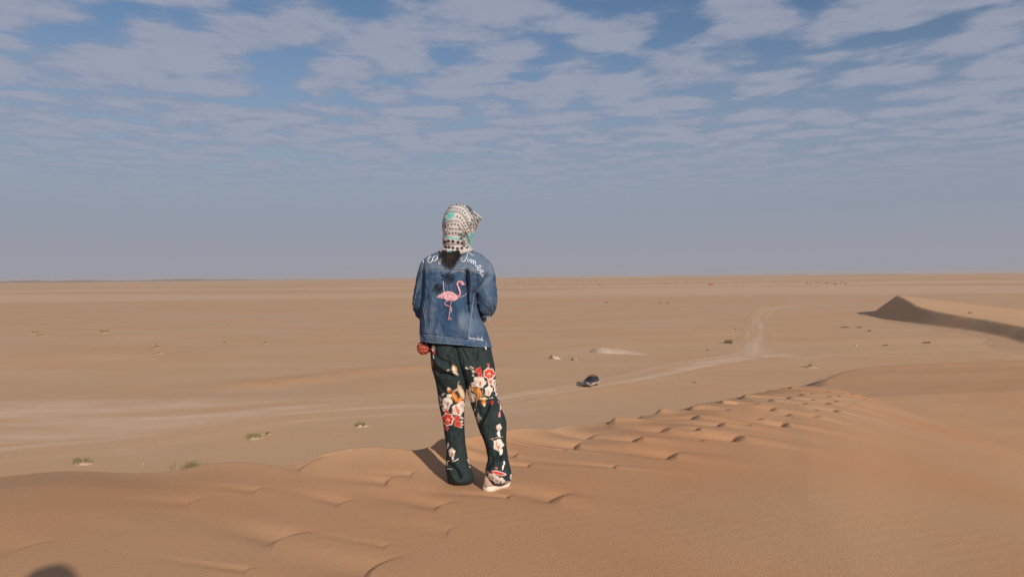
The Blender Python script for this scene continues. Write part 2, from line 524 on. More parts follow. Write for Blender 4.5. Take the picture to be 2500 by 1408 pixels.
FAR_CREST = crest_line([(2250, 752, 470, .6, .10), (2207, 729, 425, .74, .12), (2191, 721, 403, .78, .13), (2206, 728, 385, .78, .13), (2222, 737, 366, .78, .13), (2242, 748, 346, .76, .12),
                        (2300, 762, 318, .74, .12), (2400, 779, 287, .64, .10), (2500, 797, 254, .54, .09), (2650, 816, 212, .45, .07), (2900, 838, 185, .3, .05)], 170)
MID_CREST = crest_line([(1975, 975, 100, .76, .02), (2000, 950, 116, .76, .02), (2016, 931, 129, .76, .02), (2029, 919, 138, .76, .02), (2062, 907, 150, .72, .02), (2120, 896, 160, .55, .02), (2200, 890, 168, .5, .018), (2300, 888, 173, .45, .018),
                        (2400, 893, 172, .45, .018), (2500, 903, 166, .45, .018), (2700, 925, 150, .4, .02), (3000, 960, 130, .4, .02)], 130)


def far_z(x, y):
    return ridge_dune(x, y, FAR_CREST, R(76), 0.35, 0.15)


def mid_z(x, y):
    return ridge_dune(x, y, MID_CREST, R(35), 0.3, 0.05)


# ------------------------------------------------------------------ plain
def polyline_dist(x, y, pts):
    best = np.full(x.shape, 1e9)
    for (a, b) in zip(pts[:-1], pts[1:]):
        ax, ay = a
        bx_, by_ = b
        L2 = (bx_ - ax) ** 2 + (by_ - ay) ** 2
        t = np.clip(((x - ax) * (bx_ - ax) + (y - ay) * (by_ - ay)) / L2, 0, 1)
        best = np.minimum(best, np.hypot(x - ax - t * (bx_ - ax), y - ay - t * (by_ - ay)))
    return best


BANK = [plain_at(*p)[:2] for p in [(620, 935), (760, 922), (880, 905), (1060, 896), (1160, 902)]]


def plain_z(x, y):
    r = np.hypot(x, y)
    z = 0.22 * fbm(x / 45, y / 45, 3, 31) * sstep(r, 60, 120) * (1 - sstep(r, 900, 2500))
    d = polyline_dist(x, y, BANK)
    z = z + 0.45 * np.exp(-(d / 6.0) ** 2) * (1 + 0.3 * fbm(x / 4, y / 4, 2, 8))
    # rolling swells towards the horizon
    z = z + sstep(r, 600, 1500) * 2.2 * fbm(x / 900, y / 260, 3, 77)
    return z


def sheet(name, fn, x0, x1, y0, y1, step, label, amt, floor=-0.5):
    xs, ys = np.arange(x0, x1, step), np.arange(y0, y1, step)
    XX, YY = np.meshgrid(xs, ys)
    x, y = XX.ravel(), YY.ravel()
    ZZ = fn(x, y)
    ZZ = ZZ + 0.05 * fbm(x / 6, y / 6, 3, 3)
    ZZ = np.maximum(ZZ, floor)
    keep = (ZZ > floor + 1e-6).reshape(XX.shape)
    f = grid_faces(len(ys), len(xs))
    f = f[keep.ravel()[f].any(1)]
    used = np.unique(f)
    remap = np.full(XX.size, -1)
    remap[used] = np.arange(len(used))
    VV = np.stack([x, y, ZZ], -1)[used]
    x, y = VV[:, 0], VV[:, 1]
    pw = np.clip(0.12 + 0.35 * fbm(x / 60, y / 22, 4, 41), 0, 1)
    wm = np.clip(amt + 0.3 * fbm(x / 14, y / 14, 3, 9), 0, 1)
    k = sstep(VV[:, 2] - plain_z(x, y), -0.1, 1.6)
    o = obj(name, mesh_np(name, VV, remap[f], M_PLAIN, True, {'pale': np.zeros(len(VV)), 'warm': pw * (1 - k) + wm * k}))
    return tag(o, label, None, None, 'structure')


sheet('distant_dune', far_z, 60, 470, 130, 520, 0.9, 'peaked sand dune with a dark shaded slip face, far right', 0.45)
sheet('middle_dune', mid_z, 20, 230, 50, 225, 0.6, 'smooth rounded sand dune behind the foreground dune at right', 0.95)

yr = np.concatenate([np.linspace(1300, 800, 170), np.linspace(800, 700, 90)[1:], np.linspace(700, 681, 46)[1:]])
rad = CAM_H * F_PX / (yr - 674.2)
rad = np.concatenate([[20.0], rad, [7800, 10000, 13000, 16000]])
th2 = np.concatenate([np.linspace(-math.pi, R(-42), 50)[:-1], np.linspace(R(-42), R(42), 760), np.linspace(R(42), math.pi, 50)[1:]])
X, Y = rad[None] * np.sin(th2)[:, None], rad[None] * np.cos(th2)[:, None]
x, y = X.ravel(), Y.ravel()
Zp = plain_z(x, y)
r_ = np.hypot(x, y)
warm = np.clip(0.12 + 0.35 * fbm(x / 60, y / 22, 4, 41), 0, 1)
bank_d = polyline_dist(x, y, BANK)
warm = np.clip(warm + 0.9 * np.exp(-((bank_d) / 7.0) ** 2) * (0.6 + 0.5 * fbm(x / 3, y / 3, 3, 4)), 0, 1)
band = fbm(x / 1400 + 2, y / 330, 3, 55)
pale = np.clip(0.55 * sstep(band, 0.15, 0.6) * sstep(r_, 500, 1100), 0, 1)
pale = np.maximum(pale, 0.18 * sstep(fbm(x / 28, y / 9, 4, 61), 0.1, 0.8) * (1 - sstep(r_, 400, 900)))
V = np.stack([x, y, Zp], -1)
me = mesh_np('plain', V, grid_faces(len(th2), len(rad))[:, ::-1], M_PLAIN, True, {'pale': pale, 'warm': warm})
tag(obj('plain', me), 'wide flat tan desert plain running to the horizon', None, None, 'structure')


def track(name, keys, label, seed, strength=1.0):
    """pale driven lane: keys = view x, view y, half width (m)"""
    P = np.array([[*plain_at(k[0], k[1])[:2], k[2], k[3] if len(k) > 3 else 1.0] for k in keys])
    t = np.arange(len(P))
    n = 260
    tt = np.linspace(0, len(P) - 1, n)
    C = np.stack([pchip(t, P[:, i], tt) for i in range(4)], -1)
    d = np.gradient(C[:, :2], axis=0)
    d /= np.linalg.norm(d, axis=1)[:, None]
    C[:, 2] *= 1.9
    nrm = np.stack([-d[:, 1], d[:, 0]], -1)
    k = np.linspace(-1, 1, 33)
    XY = C[:, None, :2] + nrm[:, None] * (k[None, :, None] * C[:, None, 2:3])
    x, y = XY[..., 0].ravel(), XY[..., 1].ravel()
    arc = np.concatenate([[0], np.cumsum(np.linalg.norm(np.diff(C[:, :2], axis=0), axis=1))])
    A = np.repeat(arc, len(k))
    K = np.tile(k, n)
    prof = (1 - sstep(np.abs(K), 0.0, 0.97))
    streak = np.clip(0.42 + 0.75 * fbm(A / 45.0 + 0.4 * K, K * 6 + seed, 4, seed), 0.05, 1.3)
    pale = np.clip(prof * streak * strength * np.repeat(C[:, 3], len(k)), 0, 1) * np.repeat(sstep(np.arange(n), 0, 12) * (1 - sstep(np.arange(n), n - 14, n - 1)), len(k))
    z = plain_z(x, y) - 0.06 + 0.11 * (1 - np.abs(K) ** 6)
    warm = np.clip(0.12 + 0.35 * fbm(x / 60, y / 22, 4, 41), 0, 1)
    V = np.stack([x, y, z], -1)
    o = obj(name, mesh_np(name, V, grid_faces(n, len(k)), M_PLAIN, True, {'pale': pale, 'warm': warm}))
    return tag(o, label, None, None, 'structure')


track('dirt_track', [(-250, 1130, 4.5, .8), (0, 1102, 4.5, .9), (250, 1078, 4.0, .9), (500, 1045, 4.0, 1.), (700, 1017, 4.2, 1.2), (900, 1001, 4.2, 1.1), (1120, 990, 4.0, .8), (1300, 962, 4.0, .8), (1420, 946, 4.0, .7), (1560, 921, 4.5, .8), (1700, 890, 5.5, 1.),
                     (1800, 874, 6.0, 1.3), (1880, 866, 6.0, 1.), (2000, 871, 6., .5)], 'pale dirt track crossing the plain behind the person', 3, 1.15)
track('sand_lane', [(-250, 1022, 13, .6), (0, 1018, 15, .7), (200, 1020, 16, .6), (450, 1010, 15, .5), (700, 990, 10, .3), (950, 975, 6, .15)], 'broad pale streaked lane on the plain at left', 8, 2.0)
track('wheel_track', [(1835, 874, 4.5, 1.2), (1846, 852, 4.5, 1.3), (1850, 832, 4.0, 1.0), (1852, 800, 3.8, 1.), (1862, 765, 4.0, 1.), (1900, 749, 6.0, 1.), (2000, 743.5, 8.0, .9), (2110, 744.5, 9., .7)], 'pale wheel track climbing away and curving right', 12, 0.8)
track('dust_streak', [(1780, 872, 5, .5), (1900, 884, 5, .4), (2050, 868, 6, .8), (2210, 870, 5, .6), (2400, 880, 5, .2)], 'thin pale dust streak left of the middle dune', 15, 0.8)
# ------------------------------------------------------------------ the person on the dune
footL = ground_near(1124, 1180)
footR = ground_near(1208, 1196)
D_L, D_R = footL[1] + 0.01, footR[1]
D0 = 0.5 * (D_L + D_R)                          # depth of the body
PXM = D0 / F_PX                                 # metres per view pixel at the body


def print_mat(name, rough=0.85, weave=900.0, bump=0.0004, wrinkle=0.0, wscale=14.0, sheen=0.0):
    m, t = mat_new(name)
    co = t.n('ShaderNodeTexCoord').outputs['Object']
    c = t.n('ShaderNodeAttribute', attribute_name='print').outputs['Color']
    nz = t.noise(co, 160.0, 3.0, 0.7)
    c = t.n('ShaderNodeVectorMath', {0: c, 3: t.m('MULTIPLY_ADD', nz, 0.30, 0.85)}, operation='SCALE').outputs[0]
    h = t.m('MULTIPLY', t.noise(co, weave, 2.0, 0.5), bump)
    if wrinkle:
        h = t.m('ADD', h, t.m('MULTIPLY', t.noise(co, wscale, 4.0, 0.6, 0.8), wrinkle))
    nrm = t.n('ShaderNodeBump', {'Strength': 1.0, 'Distance': 1.0, 'Height': h}).outputs[0]
    p = principled(t, c, rough, nrm, 0.25)
    p.inputs['Sheen Weight'].default_value = sheen
    return m


M_DENIM = print_mat('denim', 0.9, 1200, 0.0005, 0.009, 15.0, 0.0)
M_TROUS = print_mat('printed_cotton', 0.75, 1000, 0.0002, 0.009, 11.0)
M_SCARF = print_mat('printed_scarf', 0.8, 1200, 0.0002, 0.004, 22.0)
M_SKIN = simple_mat('skin', (0.45, 0.26, 0.17), 0.5, 0.06, 60)
M_HAIR = simple_mat('dark_hair', (0.018, 0.010, 0.008), 0.45, 0.4, 200, 0, 0.5)
M_WHITE = simple_mat('white_thread', (0.78, 0.78, 0.80), 0.7, 0.1, 300)
M_STITCH = simple_mat('pale_stitching', (0.30, 0.33, 0.38), 0.8, 0.25, 400)
M_PINK = simple_mat('pink_thread', (0.56, 0.27, 0.30), 0.7, 0.5, 260)
M_PINKL = simple_mat('pale_pink_thread', (0.75, 0.50, 0.52), 0.7, 0.15, 200)
M_BLACK = simple_mat('black_thread', (0.012, 0.014, 0.020), 0.7, 0.2, 200)
M_SHOE = simple_mat('sandy_mesh_shoe', (0.40, 0.28, 0.20), 0.9, 0.25, 120, 0.002)
M_SOLE = simple_mat('cream_sole', (0.72, 0.58, 0.46), 0.7, 0.10, 60)
M_INNER = simple_mat('dark_lining', (0.02, 0.02, 0.025), 0.9, 0.2, 60)


# ---- printed patterns with a little painted shade, evaluated on the cloth
def put(col, msk, c, a=1.0):
    k = (np.clip(msk, 0, 1) * a)[:, None]
    col[:] = col * (1 - k) + np.array(c)[None] * k


def soft(d, w=0.6):
    return 1 - sstep(d, -w, w)


def blob(px, py, cx, cy, rx, ry=None, ang=0.0, petals=0, amp=0.2, ph=0.0):
    ry = ry or rx
    dx, dy = px - cx, py - cy
    c, s = math.cos(R(ang)), math.sin(R(ang))
    X_, Y_ = (dx * c + dy * s) / rx, (-dx * s + dy * c) / ry
    rho = np.hypot(X_, Y_)
    edge = 1.0
    if petals:
        edge = 1 - amp + amp * np.cos(petals * np.arctan2(Y_, X_) + ph)
    return soft((rho - edge) * min(rx, ry), 0.7)


def line(px, py, pts, wd):
    d = polyline_dist(px, py, pts)
    return soft(d - wd, 0.5)


RED, ORG, WHT, PNK, TAN, BRN = (0.55, 0.035, 0.018), (0.50, 0.16, 0.035), (0.66, 0.55, 0.48), (0.55, 0.22, 0.20), (0.40, 0.25, 0.12), (0.15, 0.05, 0.02)


def trouser_print(px, py):
    col = np.tile(np.array([0.017, 0.027, 0.027]), (len(px), 1))
    a = lambda x, y: (1000 + x / 5.868, 820 + y / 5.868)
    b = lambda x, y: (1000 + x / 5.867, 1000 + y / 5.867)
    S = 5.868

    def F(o, x, y, rx, c, ry=None, ang=0, pet=0, amp=.2, ph=0., al=1.0):
        cx, cy = o(x, y)
        put(col, blob(px, py, cx, cy, rx / S, (ry or rx) / S, ang, pet, amp, ph), c, al)

    def red(o, x, y, r):
        F(o, x, y, r * 1.10, WHT, None, 0, 7, .07, .5)
        F(o, x, y, r * 0.92, RED, None, 0, 7, .09, .5)
        F(o, x, y, r * 0.62, (0.62, 0.08, 0.03), None, 0, 5, .3, 1.)
        F(o, x, y + r * .1, r * 0.34, WHT, r * .45, 0, 4, .3)
        F(o, x, y + r * .25, r * 0.14, BRN)

    def redsm(o, x, y, r):
        F(o, x, y, r * 1.1, PNK, None, 0, 5, .1)
        F(o, x, y, r * .95, RED, None, 0, 5, .1)
        F(o, x, y, r * .28, BRN)

    def white(o, x, y, rx, ry=None, ang=0, core=ORG):
        ry = ry or rx
        F(o, x, y, rx, WHT, ry, ang, 5, .09, 1.2)
        F(o, x - rx * .3, y + ry * .2, rx * .5, (0.50, 0.42, 0.37), ry * .5, ang, 3, .3)
        F(o, x + rx * .1, y + ry * .35, rx * .16, core, ry * .42, ang)

    def leaf(o, x, y, L, wd, ang, c=TAN):
        F(o, x, y, L, c, wd, ang)
        F(o, x, y, L * .8, tuple(v * 1.7 for v in c), wd * .35, ang)

    def stem(o, pts, wd=5, c=(0.42, 0.30, 0.2)):
        put(col, line(px, py, [o(*p) for p in pts], wd / S), c)
    # right leg
    stem(a, [(1050, 720), (1045, 800), (1010, 880)]); stem(a, [(860, 740), (930, 810), (960, 920), (955, 1000)]); stem(a, [(800, 455), (880, 470), (930, 520)])
    stem(a, [(1130, 830), (1030, 860)]); stem(a, [(940, 1040), (915, 1110)], 4, WHT)
    white(a, 1000, 655, 100, 85, 20, (0.55, 0.12, 0.05)); white(a, 930, 690, 55, 45, 0, TAN)
    white(a, 1165, 650, 55, 60, 0, (0.5, .1, .08)); white(a, 1130, 780, 55, 85, 10, ORG)
    leaf(a, 900, 760, 70, 22, 35); leaf(a, 955, 790, 75, 28, 55, (0.33, .14, .04)); leaf(a, 1000, 800, 70, 25, 70, ORG); leaf(a, 985, 860, 60, 20, 100, (0.33, .14, .04))
    white(a, 885, 880, 58, 78, -15, (0.55, .1, .05)); white(a, 850, 790, 32, 40, 0, BRN)
    leaf(a, 1060, 898, 60, 22, 0, (0.55, .36, .2)); leaf(a, 1065, 960, 40, 32, 60, ORG); F(a, 1070, 985, 22, WHT, 14, 60)
    F(a, 985, 1170, 42, (0.30, 0.22, 0.17), 70, 0, 4, .2)  # beige bloom, its colour darkened for the shadow lying on it
    for (x, y, r) in [(815, 460, 24), (878, 442, 17), (912, 456, 17), (915, 505, 26), (905, 562, 22), (900, 690, 26), (1180, 885, 16), (1150, 890, 12)]:
        F(a, x, y, r, WHT, r * .75, 30, 3, .2)
    redsm(a, 990, 492, 46); redsm(a, 1010, 557, 34); red(a, 1140, 540, 82); redsm(a, 1128, 412, 20); F(a, 1132, 445, 16, PNK); redsm(a, 1170, 950, 30)
    F(a, 1155, 640, 34, PNK, 24, 0, 4, .3); F(a, 1160, 655, 18, RED, 12)
    for (x, y, r) in [(1222, 650, 32), (1215, 712, 34), (1228, 770, 32), (1250, 830, 26), (1278, 885, 24)]:
        F(a, x, y, r, WHT, r * 1.25, 10, 5, .25); F(a, x + 4, y + 6, r * .35, PNK)
    stem(a, [(1270, 930), (1300, 985), (1335, 1080)], 5, PNK); F(a, 1305, 1020, 20, WHT, 50, -5, 3, .2); F(a, 1290, 1120, 17, PNK, 40, 10)
    # left leg
    stem(a, [(705, 650), (690, 730), (720, 850), (790, 920)], 6); stem(a, [(640, 760), (610, 900), (620, 960)], 4); stem(a, [(690, 920), (700, 970), (650, 1010)], 4)
    leaf(a, 740, 800, 110, 38, 65, (0.50, 0.36, 0.24)); leaf(a, 640, 470, 55, 36, 60, TAN); F(a, 628, 470, 30, WHT, 22, 40); leaf(a, 655, 535, 50, 22, 25, (0.45, .36, .28)); F(a, 552, 487, 28, (0.3, .24, .2), 14, -20)
    F(a, 572, 775, 46, ORG, 34, 20, 4, .2); F(a, 560, 755, 24, WHT, 20, 0); leaf(a, 570, 850, 42, 22, 0, (0.55, .42, .3)); leaf(a, 650, 870, 80, 34, 62, ORG); leaf(a, 720, 925, 50, 32, -60, ORG); leaf(a, 680, 760, 70, 16, -35, (0.4, .3, .2))
    white(a, 540, 945, 78, 78, 20, (0.3, .2, .15)); white(a, 515, 1040, 52, 48, 0, (0.55, .06, .04)); white(a, 690, 1055, 95, 95, 10, (0.60, .12, .05)); white(a, 750, 985, 48, 60, 10, TAN)
    F(a, 680, 1050, 16, (0.6, .12, .05), 60, -15); F(a, 535, 1085, 40, RED, 18, 0)
    red(a, 545, 1195, 88); redsm(a, 675, 1178, 38); redsm(a, 690, 1257, 46); redsm(a, 530, 1318, 30)
    for (x, y, r) in [(740, 1165, 28), (765, 1180, 20), (745, 1225, 26), (755, 1270, 20), (735, 1300, 18), (480, 830, 16), (465, 850, 12), (505, 822, 10)]:
        F(a, x, y, r, WHT, r * .8, 20, 4, .25)
    F(a, 435, 905, 22, (0.35, .30, .28), 60, -10, 3, .2); F(a, 440, 985, 26, (0.35, .28, .25), 20)
    F(a, 345, 190, 26, WHT, 52, 0); F(a, 350, 235, 22, RED, 16); stem(a, [(335, 270), (345, 320)], 6, WHT); F(a, 318, 400, 14, (.3, .12, .05), 60, 0)
    # lower legs
    stem(b, [(1155, 420), (1260, 390), (1335, 383)], 5); stem(b, [(1180, 420), (1235, 470)], 5); stem(b, [(1290, 290), (1275, 350)], 6)
    white(b, 1278, 250, 42, 44, 10, ORG); leaf(b, 1275, 340, 45, 20, 75, WHT); white(b, 1272, 500, 78, 92, 15, ORG); F(b, 1250, 480, 24, ORG, 30, 0, 5, .4); leaf(b, 1312, 600, 48, 22, 110, WHT)
    white(b, 605, 610, 52, 72, 0, ORG); F(b, 612, 650, 18, ORG, 34, 10); leaf(b, 618, 690, 30, 18, 90, WHT); stem(b, [(700, 705), (650, 725), (612, 742)], 7, WHT)
    F(b, 545, 510, 14, WHT, 44, 10); stem(b, [(530, 800), (545, 740), (570, 725)], 5, WHT); stem(b, [(540, 840), (600, 850)], 5, WHT)
    F(b, 850, 740, 20, WHT, 48, -25, 3, .2); F(b, 872, 812, 26, WHT, 18, 20, 4, .3); leaf(b, 1352, 760, 26, 14, 100, WHT); leaf(b, 1338, 815, 40, 12, 100, WHT)
    F(b, 1110, 888, 28, PNK, 30, 0, 4, .2); F(b, 1240, 830, 26, (0.55, .15, .12), 20, -20, 3, .2); F(b, 1275, 905, 108, WHT, 30, 14); F(b, 1270, 905, 95, RED, 20, 14)
    white(b, 1185, 960, 75, 60, 25, TAN); white(b, 1310, 1010, 62, 46, 20, (0.3, .2, .15)); white(b, 1250, 1000, 50, 60, 0, BRN); F(b, 1460, 955, 20, WHT, 40, 10); F(b, 1390, 1040, 40, (.4, .3, .26), 18, -25)
    return col


def scarf_print(px, py):
    col = np.tile(np.array([0.455, 0.415, 0.388]), (len(px), 1))
    o = lambda x, y: (980 + x / 6.4, 480 + y / 6.4)
    S = 6.4
    DK, SL, TL, GR = (0.055, 0.030, 0.032), (0.055, 0.085, 0.090), (0.10, 0.42, 0.36), (0.30, 0.28, 0.29)

    def L(pts, wd, c, al=1.):
        put(col, line(px, py, [o(*p) for p in pts], wd / S), c, al)

    def Dt(x, y, r, c=DK, ry=None, ang=0, pet=0):
        cx, cy = o(x, y)
        put(col, blob(px, py, cx, cy, r / S, (ry or r) / S, ang, pet, .25), c)
    L([(700, 228), (760, 215), (880, 220), (940, 250), (1010, 350), (1060, 470)], 11, GR); L([(690, 560), (760, 535), (900, 540)], 10, GR); L([(700, 410), (780, 400), (880, 400)], 6, GR)
    L([(960, 560), (1010, 640), (1050, 730)], 14, (0.22, .24, .24)); L([(1000, 560), (1040, 620), (1060, 700)], 6, DK)
    L([(760, 142), (850, 128), (930, 140), (1000, 180), (1060, 270), (1110, 360), (1145, 460)], 4, DK)
    L([(685, 275), (735, 245), (820, 238), (900, 248), (960, 295), (1010, 370), (1060, 460), (1090, 560)], 5, DK)
    L([(662, 460), (700, 410), (740, 385), (820, 373), (890, 382), (940, 430), (985, 500), (1030, 600)], 5, DK); L([(718, 514), (800, 498), (880, 506), (918, 522)], 5, DK)
    L([(1100, 210), (1150, 300), (1190, 380)], 4, DK); L([(1060, 200), (1120, 330), (1160, 440)], 3, DK)
    for (x, y) in [(745, 180), (785, 180), (828, 182), (872, 188), (918, 200), (958, 220), (990, 258), (1012, 310), (1035, 352), (1055, 400), (1075, 440), (1095, 490), (860, 118), (915, 118), (965, 126), (1010, 150)]:
        Dt(x, y, 13, DK, 11)
    for (x, y) in [(872, 312), (918, 332), (950, 370), (975, 412), (1000, 455), (1025, 505), (1045, 555), (905, 475), (916, 508), (700, 590)]:
        Dt(x, y, 12, DK, 17)
    for (x, y) in [(730, 443), (783, 435), (835, 433), (883, 447), (748, 575), (798, 570), (848, 568), (888, 575), (690, 470)]:
        Dt(x, y, 15, DK, 14)
    Dt(760, 300, 66, TL, 62, 0, 7); Dt(705, 360, 34, TL, 30, 0, 5); Dt(800, 265, 26, TL); L([(690, 640), (760, 640), (840, 655), (905, 668)], 13, TL); Dt(1085, 620, 30, TL, 62, 20); L([(700, 850), (780, 862), (840, 850)], 10, TL); Dt(1075, 690, 16, TL, 60, 10); Dt(1050, 775, 26, TL, 12, 20)
    for (x, y, r) in [(1040, 160, 36), (1080, 215, 42), (1105, 262, 32), (1065, 185, 34), (925, 592, 46), (935, 655, 38), (975, 620, 34), (975, 690, 26), (990, 715, 20)]:
        Dt(x, y, r, SL, r * .9, 0, 5)
    for (x, y) in [(680, 708), (732, 695), (805, 700), (885, 716), (950, 728), (692, 790), (743, 790), (803, 800), (875, 812), (942, 805)]:
        Dt(x, y, 27, DK, 25, 30)
    for (x, y) in [(980, 770), (1025, 795)]:
        Dt(x, y, 24, DK, 16, -15)
    for (x, y, an) in [(1100, 370, 70), (1130, 312, 70), (1145, 350, 70), (1175, 355, 75), (1212, 330, 60), (1190, 400, 75), (1206, 442, 75), (1165, 440, 80), (1120, 440, 75), (1145, 400, 75), (1175, 300, 60), (1150, 280, 60), (1200, 370, 70), (1130, 480, 75), (1090, 420, 70), (1180, 470, 80), (1230, 350, 60), (1160, 510, 80)]:
        Dt(x, y, 24, DK, 9, an)
    Dt(1130, 400, 14, TL, 30, 10); Dt(1185, 330, 12, TL, 20, 10); Dt(1195, 420, 10, (0.5, .25, .2), 24, 15); Dt(1085, 440, 12, SL, 34, 0)
    for k in range(14):
        Dt(640 + k * 36, 858 + 26 * math.sin(k / 13 * math.pi), 14, DK if k % 3 else TL, 6, 10)
    L([(600, 850), (700, 880), (800, 895), (900, 885), (1100, 850)], 3, (0.12, .09, .08))
    return col


def denim_print(px, py):
    n1 = fbm(px / 26.0, py / 40.0, 4, 3)
    n2 = fbm(px / 5.0, py / 9.0, 3, 9)
    base = np.array([0.032, 0.068, 0.128])
    lite = np.array([0.175, 0.210, 0.260])
    dark = np.array([0.003, 0.016, 0.046])
    k = np.full(len(px), 0.06) + 0.16 * n1 + 0.10 * n2
    k += 0.52 * soft(py - (662 + 0.10 * np.maximum(px - 1130, 0)), 6)                     # paler yoke
    for (x, y, rx, ry, a) in [(870, 840, 100, 130, .55), (400, 1000, 60, 90, .35), (1030, 930, 60, 110, .30), (560, 300, 120, 130, .12), (430, 700, 60, 200, .22), (1240, 300, 60, 150, .3), (1230, 560, 70, 140, .16),
                             (250, 300, 40, 200, .25), (700, 950, 90, 60, .14), (1150, 900, 50, 90, .2)]:
        k += a * np.exp(-((px - 980 - x / 5.868) / (rx / 5.868)) ** 2 - ((py - 640 - y / 5.868) / (ry / 5.868)) ** 2)
    for (x, y, rx, ry, a) in [(640, 860, 150, 110, .35), (600, 640, 180, 110, .18), (800, 650, 120, 160, .15), (860, 300, 90, 110, .12), (1120, 620, 60, 60, .3), (700, 1000, 160, 50, .2)]:  # darker patches; the small one between sleeve and torso is painted-in shade
        k -= a * np.exp(-((px - 980 - x / 5.868) / (rx / 5.868)) ** 2 - ((py - 640 - y / 5.868) / (ry / 5.868)) ** 2)
    hem = sstep(py, 817 + 0.10 * (px - 1024), 821 + 0.10 * (px - 1024))
    k = k + hem * 0.10 * np.sin(px * 0.75 + py * 0.6) + hem * .06
    k = np.clip(k, -1, 1)[:, None]
    return np.where(k > 0, base + (lite - base) * np.maximum(k, 0), base + (base - dark) * np.minimum(k, 0))


# ---- lofted garments
def loft(keys, nr, ns, d0, disp=None, expo=2.4, skew=0.0):
    """keys: view y, left x, right x, half depth (m), depth shift (m) -> vertex grid (nr, ns, 3)"""
    K = np.array(keys, float)
    yy = np.linspace(K[0, 0], K[-1, 0], nr)
    xl, xr, hb, dc = (pchip(K[:, 0], K[:, i], yy) for i in (1, 2, 3, 4))
    a = np.linspace(0, 2 * math.pi, ns, endpoint=False)
    ca, sa = np.cos(a), np.sin(a)
    ex = 2.0 / expo
    cx, sx = np.sign(ca) * np.abs(ca) ** ex, np.sign(sa) * np.abs(sa) ** ex
    px = (0.5 * (xl + xr))[:, None] + (0.5 * (xr - xl))[:, None] * cx[None]
    py = np.repeat(yy[:, None], ns, 1)
    dep = d0 + dc[:, None] - hb[:, None] * sx[None] + skew * (px - (0.5 * (xl + xr))[:, None]) * PXM
    if disp is not None:
        dep = dep - disp(px, py) * np.clip(sx, 0, 1)[None] ** 0.7
    return Wn(px, py, dep), px, py, sx


def ring_mesh(name, G, mat, cols=None, cap_top=True, cap_bot=False, keep=None):
    nr, ns = G.shape[:2]
    V = G.reshape(-1, 3)
    f = grid_faces(nr, ns, True)
    if keep is not None:
        f = f[keep(V[f].mean(1))]
    fl = [f]
    extra, ecol = [], []
    if cap_top:
        i = len(V) + len(extra)
        extra.append(G[0].mean(0))
        fl.append(np.stack([np.full(ns, i), (np.arange(ns) + 1) % ns, np.arange(ns)], -1))
        if cols is not None:
            ecol.append(cols.reshape(nr, ns, 3)[0].mean(0))
    if cap_bot:
        i = len(V) + len(extra)
        o_ = (nr - 1) * ns
        extra.append(G[-1].mean(0))
        fl.append(np.stack([np.full(ns, i), o_ + np.arange(ns), o_ + (np.arange(ns) + 1) % ns], -1))
        if cols is not None:
            ecol.append(cols.reshape(nr, ns, 3)[-1].mean(0))
    if extra:
        V = np.concatenate([V, np.array(extra)])
        if cols is not None:
            cols = np.concatenate([cols, np.array(ecol)])
    return mesh_np(name, V, fl, mat, True, None, cols)


def join_np(parts):
    """parts: list of (V, list of faces, cols)"""
    Vs, Fs, Cs, o_ = [], [], [], 0
    for V, fl, c in parts:
        Vs.append(V)
        Fs += [np.asarray(f) + o_ for f in fl]
        Cs.append(c)
        o_ += len(V)
    return np.concatenate(Vs), Fs, np.concatenate(Cs)


def fold(px, py, pts, wd, amp):
    """a crease (amp<0) or ridge (amp>0) running along pts"""
    d = polyline_dist(px.ravel(), py.ravel(), pts).reshape(px.shape)
    return amp * np.exp(-(d / wd) ** 2)


person_base = 0.5 * (footL + footR)
PERSON = empty('person', person_base, 'person seen from behind in flamingo denim jacket, floral trousers and patterned headscarf', 'person')


def child(name, me, parent=PERSON):
    """meshes are written in world space; keep them there under their parent"""
    o = obj(name, me, parent)
    if parent is PERSON:
        o.location = -person_base
        o.location = tuple(-v for v in person_base)
    return o


# trousers
Z3 = lambda x, y: (1000 + x / 5.868, 820 + y / 5.868)
Z4 = lambda x, y: (1000 + x / 5.867, 1000 + y / 5.867)


